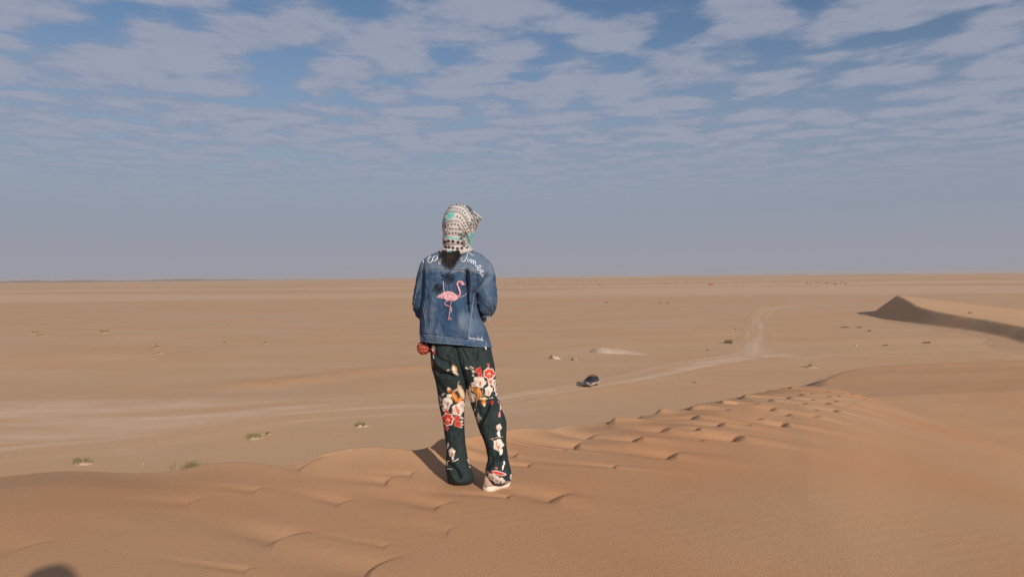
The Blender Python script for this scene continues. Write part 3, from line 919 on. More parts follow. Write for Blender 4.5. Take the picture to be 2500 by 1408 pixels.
def legdisp(px, py):
    d = 0.004 * fbm(px / 14.0, py / 26.0, 3, 5) + 0.0025 * fbm(px / 5.0, py / 12.0, 2, 15)
    d += fold(px, py, [Z3(310, 300), Z3(400, 420), Z3(520, 490), Z3(690, 540)], 4.5, 0.016) + fold(px, py, [Z3(310, 430), Z3(420, 540), Z3(600, 560)], 5, -0.018)
    d += fold(px, py, [Z3(330, 180), Z3(420, 330), Z3(560, 390)], 4, -0.012) + fold(px, py, [Z3(380, 620), Z3(470, 760)], 5, -0.014) + fold(px, py, [Z3(640, 160), Z3(700, 400), Z3(760, 560)], 5, -0.012)
    d += fold(px, py, [Z3(980, 200), Z3(930, 360)], 2.5, -0.008) + fold(px, py, [Z3(720, 140), Z3(830, 330)], 2.5, -0.008) + fold(px, py, [Z3(600, 150), Z3(640, 350)], 3, 0.008)
    d += fold(px, py, [Z3(1160, 880), Z3(1100, 1080), Z3(1000, 1280)], 3.5, -0.016) + fold(px, py, [Z3(1220, 900), Z3(1140, 1120), Z3(1050, 1290)], 6, 0.012) + fold(px, py, [Z3(950, 1000), Z3(1000, 1120)], 6, -0.010)
    d += fold(px, py, [Z4(1220, 700), Z4(1300, 660), Z4(1400, 640)], 3, 0.012) + fold(px, py, [Z4(1120, 830), Z4(1200, 720), Z4(1300, 700)], 4, -0.014) + fold(px, py, [Z4(1180, 680), Z4(1260, 640)], 3, -0.010)
    d += fold(px, py, [Z4(560, 760), Z4(650, 850), Z4(720, 970)], 4, -0.016) + fold(px, py, [Z4(640, 720), Z4(760, 900)], 6, 0.012) + fold(px, py, [Z4(580, 900), Z4(640, 1000), Z4(720, 1050)], 4, 0.010) + fold(px, py, [Z4(820, 560), Z4(880, 800)], 4, 0.008)
    d += fold(px, py, [Z3(520, 1000), Z3(480, 1200)], 6, -0.005) + fold(px, py, [Z4(1345, 250), Z4(1370, 640)], 2.2, -0.006) + fold(px, py, [Z4(760, 330), Z4(700, 380)], 3, -0.006)
    return d


dL, dR = D_L - D0, D_R - D0
KL = [(828, 1050, 1132, .095, .0), (845, 1050, 1134, .105, .0), (870, 1051, 1137, .115, -.005), (895, 1053, 1139, .118, -.008), (920, 1060, 1139, .110, -.005), (936, 1064, 1139, .100, .0), (960, 1068, 1137.5, .09, dL * .2), (980, 1070.5, 1135, .085, dL * .3),
      (1000, 1074, 1134, .08, dL * .4), (1020, 1079, 1133.5, .075, dL * .5), (1040, 1082.5, 1134, .072, dL * .6), (1060, 1085, 1135, .070, dL * .7), (1080, 1088, 1136.5, .070, dL * .75), (1100, 1090, 1139.5, .072, dL * .8), (1120, 1089, 1143, .078, dL * .9),
      (1140, 1088, 1149, .085, dL), (1155, 1090, 1155, .092, dL), (1165, 1092, 1157, .096, dL), (1173, 1093, 1156, .097, dL), (1179, 1095, 1152, .090, dL), (1183, 1100, 1144, .07, dL)]
KR = [(828, 1086, 1194, .095, .0), (845, 1089, 1198, .108, .0), (870, 1096, 1203, .118, -.006), (895, 1108, 1208, .120, -.010), (920, 1124, 1210, .112, -.008), (936, 1135, 1212, .102, -.004), (960, 1141.5, 1215, .092, dR * .2), (980, 1147, 1220, .086, dR * .3),
      (1000, 1154, 1226, .082, dR * .4), (1020, 1160.5, 1234, .08, dR * .5), (1035, 1165, 1237, .078, dR * .55), (1055, 1172, 1236.5, .074, dR * .6), (1068, 1178, 1236, .072, dR * .7), (1085, 1184, 1236.5, .070, dR * .75), (1102, 1187.5, 1239, .070, dR * .8),
      (1119, 1190.5, 1241, .072, dR * .9), (1136, 1187, 1245, .08, dR), (1150, 1184.5, 1248, .085, dR), (1160, 1187, 1249, .088, dR), (1169, 1191, 1248, .085, dR), (1177, 1197, 1243, .075, dR), (1183, 1204, 1234, .055, dR)]
parts = []
for K in (KL, KR):
    G, px, py, sx = loft(K, 320, 190, D0, legdisp, 2.35)
    nr, ns = G.shape[:2]
    V = G.reshape(-1, 3)
    qx, qy = px.ravel() + 1.0 * fbm(px.ravel() / 6.5, py.ravel() / 6.5, 2, 4), py.ravel() + 1.0 * fbm(px.ravel() / 6.5 + 40, py.ravel() / 6.5, 2, 14)
    parts.append((V, [grid_faces(nr, ns, True)], trouser_print(qx, qy)))
V, Fs, Cs = join_np(parts)
child('trousers', mesh_np('trousers', V, Fs, M_TROUS, True, None, Cs))

# jacket: back and front as one loft, sleeves as bent tubes
Z2 = lambda x, y: (980 + x / 5.868, 640 + y / 5.868)


def jackdisp(px, py):
    d = 0.003 * fbm(px / 16.0, py / 30.0, 3, 25) + 0.002 * fbm(px / 5, py / 9, 2, 8)
    d += fold(px, py, [Z2(925, 120), Z2(945, 300), Z2(935, 520), Z2(950, 700)], 4.6, -0.036) + fold(px, py, [Z2(985, 130), Z2(1000, 330), Z2(985, 560)], 5, 0.026)
    d += fold(px, py, [Z2(1075, 200), Z2(1085, 330), Z2(1050, 480), Z2(1060, 640)], 4, -0.016) + fold(px, py, [Z2(300, 0), Z2(312, 150), Z2(300, 480), Z2(262, 740)], 3.2, -0.034) + fold(px, py, [Z2(345, 100), Z2(340, 500), Z2(320, 800)], 4, 0.008)
    d += fold(px, py, [(1157, 716), (1163, 735), (1170, 757), (1180, 780)], 6, -0.034)
    d += fold(px, py, [Z2(640, 640), Z2(560, 900), Z2(600, 1020)], 9, -0.010) + fold(px, py, [Z2(780, 560), Z2(840, 760), Z2(860, 960)], 9, 0.010) + fold(px, py, [Z2(430, 560), Z2(420, 800)], 8, 0.008) + fold(px, py, [Z2(1060, 780), Z2(1100, 960), Z2(1130, 1040)], 6, -0.010)
    d += fold(px, py, [Z2(340, 90), Z2(620, 85), Z2(900, 105), Z2(1060, 140), Z2(1150, 200)], 1.6, 0.004) + fold(px, py, [Z2(345, 110), Z2(620, 103), Z2(900, 122), Z2(1050, 158)], 1.4, -0.005)
    d += fold(px, py, [Z2(290, 1035), Z2(600, 1068), Z2(900, 1095), Z2(1250, 1120)], 1.5, -0.006)
    hem = sstep(py, 818 + 0.10 * (px - 1024), 822 + 0.10 * (px - 1024))
    d += hem * (0.004 + 0.0022 * np.sin(px * 0.75 + py * 0.6))
    d += fold(px, py, [Z2(700, 620), Z2(600, 700), Z2(440, 760)], 5, -0.006) + fold(px, py, [Z2(480, 900), Z2(420, 1010)], 5, -0.006)
    return d


KJ = [(606, 1092, 1142, .060, .02), (612, 1075, 1155, .075, .02), (618, 1060, 1170, .085, .02), (625, 1045, 1181, .095, .015), (634, 1034, 1190, .103, .012), (646, 1030, 1197, .112, .008), (660, 1029.5, 1198, .120, .0), (680, 1029.5, 1188, .126, .0), (700, 1029, 1174, .128, .0),
      (720, 1028, 1163, .128, .0), (745, 1026.5, 1165, .130, .0), (770, 1025, 1171, .132, .0), (795, 1024.3, 1184, .134, .0), (815, 1024, 1192, .134, .0), (828, 1024.5, 1197, .132, .0), (842, 1027, 1202, .130, .0)]
G, px, py, sx = loft(KJ, 260, 300, D0, jackdisp, 2.7)
# the hem dips towards the right, as the jacket hangs
t_ = np.linspace(0, 1, G.shape[0])[:, None]
tilt = sstep(t_, 0.82, 1.0) * ((px - 1115) / 87.0) * 6.5
G = Wn(px, py + tilt, (G[..., 1]))
py = py + tilt
JV = G.reshape(-1, 3)
JACKET = child('jacket', ring_mesh('jacket', G, M_DENIM, denim_print(px.ravel(), py.ravel()), False, False))
JB = BVHTree.FromPolygons([Vector(v) for v in JV], [tuple(int(i) for i in f) for f in grid_faces(G.shape[0], G.shape[1], True)])


def tube(path, radii, ns=28, squash=1.0, up=(0, 0, 1)):
    """tube along 3-D path with given radii; returns a vertex grid"""
    P = np.asarray(path, float)
    T = np.gradient(P, axis=0)
    T /= np.linalg.norm(T, axis=1)[:, None] + 1e-12
    U = np.zeros_like(P)
    ref = np.array(up, float)
    u = ref - T[0] * (ref @ T[0])
    if np.linalg.norm(u) < 1e-4:
        u = np.array([1.0, 0, 0]) - T[0] * T[0][0]
    u /= np.linalg.norm(u)
    for i in range(len(P)):
        u = u - T[i] * (u @ T[i])
        u /= np.linalg.norm(u)
        U[i] = u
    B = np.cross(T, U)
    a = np.linspace(0, 2 * math.pi, ns, endpoint=False)
    r = np.asarray(radii, float)[:, None, None]
    return P[:, None] + r * (U[:, None] * np.cos(a)[None, :, None] + squash * B[:, None] * np.sin(a)[None, :, None])


def smooth_path(keys, n):
    K = np.asarray(keys, float)
    t = np.concatenate([[0], np.cumsum(np.linalg.norm(np.diff(K[:, :3], axis=0), axis=1))])
    # Catmull-like through pchip per axis
    tt = np.linspace(0, t[-1], n)
    return np.stack([pchip(t, K[:, i], tt) for i in range(K.shape[1])], -1)


def sleeve(name, keys, parent, seed):
    K = np.array([[*W(k[0], k[1], D0 + k[2]), k[3]] for k in keys])
    S = smooth_path(K, 150)
    G = tube(S[:, :3], S[:, 3], 72, 1.0, (0, 1, 0))
    nr, ns = G.shape[:2]
    # creases round the elbow and along the arm
    c = S[:, None, :3]
    n = G - c
    n /= np.linalg.norm(n, axis=2)[..., None]
    arc = np.linspace(0, 1, nr)[:, None]
    ang = np.linspace(0, 2 * math.pi, ns, endpoint=False)[None]
    w_ = 0.0035 * fbm(arc * 9 + np.sin(ang) * .8, np.cos(ang) * 1.4 + seed, 3, seed) + 0.0055 * np.exp(-((arc - 0.52) / 0.14) ** 2) * fbm(arc * 26 + 2.2 * np.sin(ang + seed), 1.2 * np.cos(ang) + seed * 3.0, 2, seed + 5) + 0.006 * np.exp(-((arc - 0.95) / .03) ** 2)
    G = G + n * w_[..., None]
    qx, qy = PR(G.reshape(-1, 3))
    o = child(name, ring_mesh(name, G, M_DENIM, denim_print(qx, qy), True, False), parent)
    return o, G


SLR, GR_ = sleeve('sleeve', [(1166, 642, .0, .050), (1180, 656, .0, .058), (1186, 684, -.004, .0595), (1187, 712, -.006, .0600), (1189, 730, -.002, .0585), (1190, 743, .015, .0560), (1188, 753, .060, .0510), (1185, 760, .12, .047), (1178, 766, .18, .044), (1170, 770, .225, .043)], JACKET, 3)
SLL, GL_ = sleeve('sleeve', [(1056, 642, .0, .050), (1046, 656, .01, .055), (1040, 686, .015, .056), (1035, 714, .02, .056), (1031.5, 738, .025, .0545), (1031, 750, .045, .052), (1036, 762, .09, .050), (1044, 770, .14, .048), (1056, 776, .20, .046), (1066, 780, .235, .045)], JACKET, 11)
SB = []
for G_ in (GR_, GL_):
    SB.append(BVHTree.FromPolygons([Vector(v) for v in G_.reshape(-1, 3)], [tuple(int(i) for i in f) for f in grid_faces(G_.shape[0], G_.shape[1], True)]))


def on_cloth(px, py, off=0.0015):
    """point on the jacket (or sleeve) surface at this place, lifted off it"""
    d = Vector(ray(px, py)).normalized()
    best = None
    for b in [JB] + SB:
        h = b.ray_cast(Vector(CAMP), d)
        if h[0] is not None and (best is None or h[3] < best[3]):
            best = h
    if best is None:
        return None
    return np.array(best[0] - d * off)


def densify(pts, step=1.2, smooth=True):
    P = np.array(pts, float)
    t = np.concatenate([[0], np.cumsum(np.linalg.norm(np.diff(P, axis=0), axis=1))])
    n = max(3, int(t[-1] / step))
    tt = np.linspace(0, t[-1], n)
    if not smooth or len(P) < 3:
        return np.stack([np.interp(tt, t, P[:, i]) for i in range(2)], -1)
    # Catmull-Rom
    out = []
    for q in tt:
        i = min(np.searchsorted(t, q, side='right') - 1, len(P) - 2)
        i = max(i, 0)
        u = (q - t[i]) / max(t[i + 1] - t[i], 1e-9)
        p0, p1, p2, p3 = P[max(i - 1, 0)], P[i], P[i + 1], P[min(i + 2, len(P) - 1)]
        out.append(0.5 * ((2 * p1) + (-p0 + p2) * u + (2 * p0 - 5 * p1 + 4 * p2 - p3) * u * u + (-p0 + 3 * p1 - 3 * p2 + p3) * u ** 3))
    return np.array(out)


class Threads:
    def __init__(self):
        self.parts = []

    def stroke(self, pts, rad, smooth=True, off=0.0015, taper=False):
        run = []
        D = densify(pts, 1.0, smooth)

        def flush(run):
            if len(run) < 2:
                return
            r = np.full(len(run), rad)
            if taper:
                r = rad * (0.25 + 0.75 * np.sin(np.linspace(0.25, math.pi - 0.25, len(run))))
            G = tube(run, r, 6, 0.7, (0, -1, 0.1))
            self.parts.append((G.reshape(-1, 3), [grid_faces(len(run), 6, True)], np.zeros((len(run) * 6, 3))))
        for p in D:
            h = on_cloth(p[0], p[1], off)
            if h is None or (run and abs(h[1] - run[-1][1]) > 0.03):
                flush(run)
                run = [] if h is None else [h]
            else:
                run.append(h)
        flush(run)

    def patch(self, poly, off=0.002, step=0.9):
        """filled stitched shape given by its outline"""
        P = np.array(poly)
        x0, y0 = P.min(0)
        x1, y1 = P.max(0)
        xs, ys = np.arange(x0, x1 + step, step), np.arange(y0, y1 + step, step)
        XX, YY = np.meshgrid(xs, ys)
        ins = np.zeros(XX.shape, bool)
        for (a, b) in zip(P, np.roll(P, -1, 0)):
            c = ((a[1] > YY) != (b[1] > YY)) & (XX < (b[0] - a[0]) * (YY - a[1]) / (b[1] - a[1] + 1e-12) + a[0])
            ins ^= c
        f = grid_faces(len(ys), len(xs))
        f = f[ins.ravel()[f].sum(1) >= 2]
        if not len(f):
            return
        used = np.unique(f)
        V = []
        for i in used:
            h = on_cloth(XX.ravel()[i], YY.ravel()[i], off)
            V.append(h if h is not None else W(XX.ravel()[i], YY.ravel()[i], D0 - 0.13))
        rm = np.full(XX.size, -1)
        rm[used] = np.arange(len(used))
        self.parts.append((np.array(V), [rm[f]], np.zeros((len(V), 3))))

    def build(self, name, mat, parent):
        V, Fs, Cs = join_np(self.parts)
        return child(name, mesh_np(name, V, Fs, mat, True), parent)


Z1 = lambda p: (980 + p[0] / 6.4, 480 + p[1] / 6.4)
ZB = lambda p: Z2(*p)
# white cursive lettering across the yoke
for word in ([[(448, 918), (430, 960), (414, 1000), (420, 1028), (445, 1032), (470, 1012), (492, 978)], [(398, 965), (430, 955), (472, 940)], [(566, 940), (540, 928), (505, 940), (488, 975), (500, 1003), (528, 1000), (555, 965), (566, 940), (560, 975), (568, 995), (590, 985)],
              [(585, 955), (590, 985), (608, 985), (628, 955)], [(634, 945), (626, 985), (616, 1030), (602, 1052), (584, 1045), (586, 1020), (612, 990), (640, 965)], [(338, 992), (346, 1005), (340, 1030)]],
             [[(968, 888), (985, 884), (1010, 872), (1040, 868), (1070, 886), (1100, 912), (1132, 914)], [(1034, 876), (1028, 920), (1008, 970), (985, 1006), (955, 1012), (934, 988), (940, 956), (965, 958)], [(1052, 962), (1036, 990), (1032, 1010), (1052, 1012)], [(1066, 934), (1070, 940)],
              [(1052, 1014), (1082, 980), (1092, 984), (1084, 1036), (1118, 992), (1130, 998), (1118, 1052), (1152, 1010), (1162, 1022), (1156, 1072), (1166, 1086), (1182, 1080)],
              [(1186, 1118), (1222, 1108), (1240, 1090), (1226, 1072), (1200, 1086), (1184, 1120), (1190, 1146), (1212, 1150), (1240, 1136)], [(1222, 1168), (1252, 1150), (1280, 1156), (1270, 1176), (1236, 1180), (1228, 1200), (1256, 1212), (1276, 1226), (1266, 1246), (1246, 1240)]]):
    th_ = Threads()
    for s_ in word:
        th_.stroke([Z1(p) for p in s_], 0.0023, True, 0.002)
    th_.build('lettering', M_WHITE, JACKET)
# small script above the hem: "being nobody"
th_ = Threads()
hx, hy, hs = 1144.5, 823.5, 3.05
GLY = {'b': [[(0, -2), (.1, 0), (.1, 1), (.5, 1.1), (.9, .6), (.5, 0), (.1, .3)]], 'e': [[(0, .5), (.7, .4), (.5, 0), (.1, .2), (.1, .8), (.5, 1.1), (.9, .8)]], 'i': [[(.2, 0), (.2, .9), (.5, 1)], [(.25, -.7), (.3, -.6)]],
       'n': [[(.05, 1), (.1, 0), (.15, .5), (.5, 0), (.7, .3), (.7, 1)]], 'g': [[(.7, .1), (.3, 0), (.05, .5), (.4, 1), (.7, .4), (.7, 1.6), (.4, 2), (.1, 1.7)]], 'o': [[(.4, 0), (.05, .5), (.4, 1), (.8, .5), (.4, 0)]],
       'd': [[(.7, .2), (.3, 0), (.05, .5), (.4, 1), (.7, .5), (.75, -1.8), (.75, 1)]], 'y': [[(.05, 0), (.2, .8), (.5, .9), (.75, .1), (.65, 1.5), (.3, 2), (.1, 1.6)]], ' ': []}
cx_ = 0.0
for ch in 'being nobody':
    for s_ in GLY[ch]:
        th_.stroke([(hx + (cx_ + p[0] - 0.18 * p[1]) * hs, hy + p[1] * hs * 1.05 + 0.11 * cx_ * hs) for p in s_], 0.0012, True, 0.002)
    cx_ += {'i': .62, ' ': .55}.get(ch, 1.04)
th_.build('hem_script', M_WHITE, JACKET)
# ring, flamingo and palms
th_ = Threads()
th_.stroke([ZB(p) for p in [(715, 158), (760, 128), (810, 118), (870, 128), (920, 160), (955, 210), (972, 280), (968, 350), (950, 415), (915, 465), (875, 488), (838, 494)]], 0.0014, True, 0.002)
th_.build('ring_embroidery', M_PINKL, JACKET)
th_ = Threads()
th_.patch([ZB(p) for p in [(498, 502), (530, 475), (570, 452), (610, 432), (650, 420), (690, 415), (735, 430), (770, 452), (795, 474), (812, 478), (832, 488), (838, 500), (815, 512), (800, 530), (770, 546), (720, 552), (690, 545), (660, 552), (635, 540), (612, 520), (580, 516), (545, 512)]])
th_.stroke([ZB(p) for p in [(818, 496), (838, 450), (832, 400), (812, 355), (800, 315), (808, 290), (835, 278), (862, 282), (880, 300)]], 0.0085, True, 0.001)
th_.patch([ZB(p) for p in [(845, 270), (880, 278), (900, 300), (905, 325), (885, 335), (865, 318), (845, 305)]], 0.004)
th_.stroke([ZB(p) for p in [(716, 548), (706, 600), (696, 670), (690, 730), (680, 780), (676, 815)]], 0.0034, True, 0.002)
th_.stroke([ZB(p) for p in [(658, 548), (630, 570), (618, 592), (640, 615), (690, 632), (712, 650), (716, 690), (706, 712)]], 0.0030, True, 0.002)
th_.stroke([ZB(p) for p in [(676, 790), (700, 800), (722, 812)]], 0.0026, True, 0.002)
th_.stroke([ZB(p) for p in [(665, 825), (690, 818), (716, 816)]], 0.0026, True, 0.002)
FLAM = th_.build('flamingo_embroidery', M_PINK, JACKET)
th_ = Threads()
for (a, b) in [((560, 480), (640, 470)), ((590, 455), (670, 440)), ((610, 500), (700, 490)), ((640, 430), (720, 460)), ((650, 520), (730, 525)), ((620, 470), (690, 512)), ((700, 430), (760, 470)), ((520, 498), (580, 490)), ((660, 455), (700, 505)), ((640, 500), (650, 535))]:
    th_.stroke([ZB(a), ZB(((a[0] + b[0]) / 2, (a[1] + b[1]) / 2 - 8)), ZB(b)], 0.0028, True, 0.0042)
th_.stroke([ZB(p) for p in [(836, 470), (838, 430), (818, 380), (806, 330)]], 0.0026, True, 0.011)
th_.build('feather_stitching', M_PINKL, JACKET)
th_ = Threads()
th_.stroke([ZB(p) for p in [(892, 325), (898, 345), (882, 372)]], 0.0036, True, 0.004)
th_.build('beak_embroidery', M_BLACK, JACKET)


def palm(cx, cy, leaves, trunk):
    th_ = Threads()
    for (an, L) in leaves:
        for side in (-1, 0, 1):
            pts = []
            for k in np.linspace(0, 1, 6):
                rr_ = L * k
                bend = side * 17 * math.sin(k * math.pi)
                aa = R(an)
                pts.append((cx + rr_ * math.cos(aa) - bend * math.sin(aa), cy + rr_ * math.sin(aa) + bend * math.cos(aa) + 14 * k * k))
            th_.stroke([ZB(p) for p in pts], 0.0019 if side else 0.0014, True, 0.002, True)
    if trunk:
        th_.stroke([ZB(p) for p in trunk], 0.0022, True, 0.002)
    return th_.build('palm_embroidery', M_BLACK, JACKET)


palm(684, 222, [(-92, 98), (-125, 95), (-55, 90), (-22, 90), (8, 82), (38, 88), (70, 80), (112, 85), (145, 90), (172, 120), (-158, 125)], [(688, 240), (686, 330), (684, 412)])
palm(522, 362, [(-110, 70), (-70, 68), (-35, 80), (-8, 88), (25, 90), (62, 85), (98, 85), (130, 85), (158, 100), (-150, 60)], None)
th_ = Threads()
th_.stroke([ZB(p) for p in [(598, 275), (600, 340), (606, 400), (616, 425)]], 0.0022, True, 0.002)
th_.build('palm_trunk_stitching', M_PINKL, JACKET)
# seams
th_ = Threads()
for s_, r_ in [([(345, 66), (480, 70), (620, 76), (760, 84), (900, 92), (1000, 106), (1085, 135), (1150, 195), (1210, 250)], .0011), ([(345, 100), (500, 98), (640, 98), (780, 100), (900, 110), (1000, 124), (1070, 155)], .0011),
               ([(300, 560), (318, 700), (340, 850), (350, 1010)], .0011), ([(322, 560), (342, 700), (362, 850), (374, 1015)], .0009), ([(1035, 470), (1030, 560), (1012, 680), (1000, 800), (985, 900), (970, 1000), (968, 1040)], .0018),
               ([(1045, 455), (1090, 400), (1150, 335), (1220, 260), (1310, 180)], .0016), ([(1060, 470), (1110, 405), (1170, 345), (1240, 275), (1318, 205)], .0010), ([(1180, 335), (1215, 420), (1250, 500), (1285, 590), (1305, 660), (1298, 740)], .0016), ([(1090, 190), (1150, 270), (1230, 340)], .0010),
               ([(268, 1040), (285, 1090), (296, 1120)], .0014), ([(300, 1035), (450, 1048), (620, 1064), (760, 1078), (900, 1098)], .0010), ([(926, 1118), (1060, 1120), (1206, 1132), (1212, 1210)], .0016), ([(290, 1128), (500, 1146), (700, 1162), (890, 1180)], .0011),
               ([(940, 1195), (1060, 1205), (1190, 1212)], .0010), ([(245, 260), (215, 420), (185, 560), (170, 650)], .0013), ([(295, 150), (268, 300), (225, 420)], .0010)]:
    th_.stroke([ZB(p) for p in s_], r_, True, 0.0015)
for k in range(14):
    x_ = 330 + k * 42
    th_.stroke([ZB((x_, 1048 + k * 4)), ZB((x_ + 18, 1075 + k * 4)), ZB((x_ + 34, 1104 + k * 4))], .0009, True, 0.0015)
th_.build('seam_stitching', M_STITCH, JACKET)
# frayed white cuff threads and hem tag
th_ = []
for k in range(22):
    p0 = W(1185 + random.uniform(0, 14), 770 + random.uniform(-4, 6), D0 + random.uniform(.02, .12))
    p1 = p0 + np.array([random.uniform(-.015, .012), random.uniform(-.02, .02), random.uniform(-.028, -.010)])
    pm = 0.5 * (p0 + p1) + np.array([random.uniform(-.01, .01), 0, random.uniform(-.004, .008)])
    G_ = tube([p0, pm, p1], [.0008, .0007, .0004], 4)
    th_.append((G_.reshape(-1, 3), [grid_faces(3, 4, True)], np.zeros((12, 3))))
V, Fs, Cs = join_np(th_)
tag(child('frayed_cuff', mesh_np('frayed_cuff', V, Fs, M_WHITE, True), JACKET), kind='stuff')
tg = []
for (x_, y_, r_) in [(1184, 846, .0022), (1186, 849, .004), (1187, 853, .002)]:
    tg.append([*W(x_, y_, D0 - .134), r_])
tg = np.array(tg)
G_ = tube(tg[:, :3], tg[:, 3], 6, .5)
child('loose_thread', mesh_np('loose_thread', G_.reshape(-1, 3), [grid_faces(3, 6, True)], M_WHITE, True), JACKET)

# headscarf
Z1f = lambda x, y: (980 + x / 6.4, 480 + y / 6.4)


def scarfdisp(px, py):
    d = 0.002 * fbm(px / 8, py / 8, 3, 5)
    d += fold(px, py, [Z1f(940, 540), Z1f(1000, 610), Z1f(1040, 700), Z1f(1060, 770)], 3.0, -0.012) + fold(px, py, [Z1f(960, 440), Z1f(1030, 560), Z1f(1075, 680), Z1f(1080, 770)], 2.5, 0.008) + fold(px, py, [Z1f(1010, 420), Z1f(1070, 560), Z1f(1095, 680)], 2.2, -0.009)
    d += fold(px, py, [Z1f(1080, 300), Z1f(1120, 430), Z1f(1115, 560)], 2.2, -0.006) + fold(px, py, [Z1f(1150, 280), Z1f(1160, 400), Z1f(1130, 520)], 2.2, 0.006) + fold(px, py, [Z1f(930, 760), Z1f(1010, 720), Z1f(1060, 770)], 2.5, 0.006)
    d += fold(px, py, [Z1f(640, 740), Z1f(760, 760), Z1f(900, 765), Z1f(1000, 750)], 2.6, -0.006) + fold(px, py, [Z1f(600, 840), Z1f(740, 868), Z1f(880, 868), Z1f(1100, 835)], 1.6, -0.012) + fold(px, py, [Z1f(600, 860), Z1f(740, 890), Z1f(880, 890), Z1f(1120, 850)], 1.8, 0.008)
    d += fold(px, py, [Z1f(690, 500), Z1f(800, 520), Z1f(920, 530)], 4, -0.005) + fold(px, py, [Z1f(650, 640), Z1f(760, 620), Z1f(880, 620)], 4, -0.004)
    return d


KS = [(497.5, 1111, 1121, .012, .0), (498.5, 1106, 1129, .030, .0), (500.5, 1101.5, 1138, .045, .0), (505, 1096, 1146, .062, .0), (512, 1091, 1154, .078, .0), (520, 1086, 1163, .090, .0), (527, 1083.5, 1172, .097, .0), (531.5, 1082.5, 1176.5, .100, .0),
      (536, 1082.2, 1175, .102, .0), (544, 1082, 1170, .104, .0), (554, 1082, 1165, .104, .0), (564, 1082, 1160.5, .102, .0), (575, 1081.5, 1156, .098, .0), (583, 1080, 1154, .094, .0), (594, 1080, 1151, .088, .005), (601, 1082.5, 1149, .084, .01), (605, 1079, 1151, .088, .01), (609, 1074, 1155, .096, .01),
      (612.5, 1071.5, 1158, .108, .01), (616, 1075, 1154, .112, .01)]
G, px, py, sx = loft(KS, 170, 240, D0 - 0.005, scarfdisp, 2.15, 0.32)
# lower edge sags to the middle of the back
sag = sstep(py, 604, 616) * (5.5 - 9.0 * ((px - 1108) / 45.0) ** 2)
dep = G[..., 1]
G = Wn(px, py + np.clip(sag, -3, 6), dep)
qx, qy = PR(G.reshape(-1, 3))
head_c = W(1118, 552, D0 + 0.005)
FACE = np.array([math.sin(R(52)), math.cos(R(52)), -0.05])


def keep_scarf(C):
    d = C - head_c
    az = np.arctan2(d[:, 0], d[:, 1]) - R(52)
    return ~((np.abs(az) < R(33)) & (d[:, 2] > -0.105) & (d[:, 2] < 0.045))


child('headscarf', ring_mesh('headscarf', G, M_SCARF, scarf_print(qx, qy), True, False, keep_scarf))

# hair hanging below the scarf
hp = []
for k in range(320):
    u_h = random.gauss(0, .48)
    u_h = max(-1, min(1, u_h))
    x0_, y0_ = 1101 + 19 * u_h, 612 + random.uniform(-2, 3)
    L_ = (36 - 19 * abs(u_h) ** 1.6) * random.uniform(.75, 1.25)
    x1_ = x0_ + random.uniform(-5, 5) + 4 * u_h
    pts = []
    for q in np.linspace(0, 1, 7):
        dd = D0 - 0.088 - 0.050 * q ** .6 - random.uniform(0, .004) + 0.004 * abs(u_h)
        pts.append(W(x0_ + (x1_ - x0_) * q + 1.6 * math.sin(q * 7 + k), y0_ + L_ * q, dd))
    G_ = tube(pts, 0.0019 * (1 - np.linspace(0, 1, 7) ** 2 * .8), 4)
    hp.append((G_.reshape(-1, 3), [grid_faces(7, 4, True)], np.zeros((28, 3))))
V, Fs, Cs = join_np(hp)
child('hair', mesh_np('hair', V, Fs, M_HAIR, True))


# shoes: upper and sole, swept along the foot
def shoe(heel, toe_dir, length, width, parent):
    h = np.array(heel, float)
    f = np.array([toe_dir[0], toe_dir[1], toe_dir[2]], float)
    f /= np.linalg.norm(f)
    sdir = np.cross(f, [0, 0, 1.0])
    sdir /= np.linalg.norm(sdir)
    up = np.cross(sdir, f)
    t = np.linspace(0, 1, 26)
    wd = width * pchip([0, .06, .2, .45, .72, .9, 1], [.30, .62, .76, .72, 1.0, .78, .25], t) * .5
    ht = pchip([0, .08, .25, .45, .7, .9, 1], [.050, .082, .088, .078, .058, .044, .025], t)
    ns = 24
    a = np.linspace(0, 2 * math.pi, ns, endpoint=False)
    up_g, so_g = [], []
    for i in range(len(t)):
        c = h + f * (t[i] * length)
        z = np.sin(a)
        prof = np.where(z > 0, ht[i] * z ** 0.8, 0)
        up_g.append(c[None] + sdir[None] * (wd[i] * np.cos(a) * (1 - .25 * np.clip(z, 0, 1)))[:, None] + up[None] * (0.026 + prof)[:, None])
        zs = np.where(z > 0, 0.032, 0.0 + (0.012 * max(0, (t[i] - .8) / .2)))
        cs = np.sign(np.cos(a)) * np.abs(np.cos(a)) ** .4
        so_g.append(c[None] + sdir[None] * (wd[i] * 1.10 * cs)[:, None] + up[None] * zs[:, None])
    sh = child('shoe', ring_mesh('shoe', np.array(up_g), M_SHOE, None, True, True))
    child('sole', ring_mesh('sole', np.array(so_g), M_SOLE, None, True, True), sh)
    return sh


heelR = ground_near(1190, 1200)
toeR = ground_near(1262, 1181)
shoe(heelR + np.array([-0.012, 0.012, -0.004]), (toeR - heelR) * np.array([1.0, 1.35, 1]), 0.205, 0.086, PERSON)
heelL = ground_near(1120, 1181)
shoe(heelL + np.array([0.0, 0.02, -0.012]), (-0.10, 1.0, 0.12), 0.225, 0.088, PERSON)


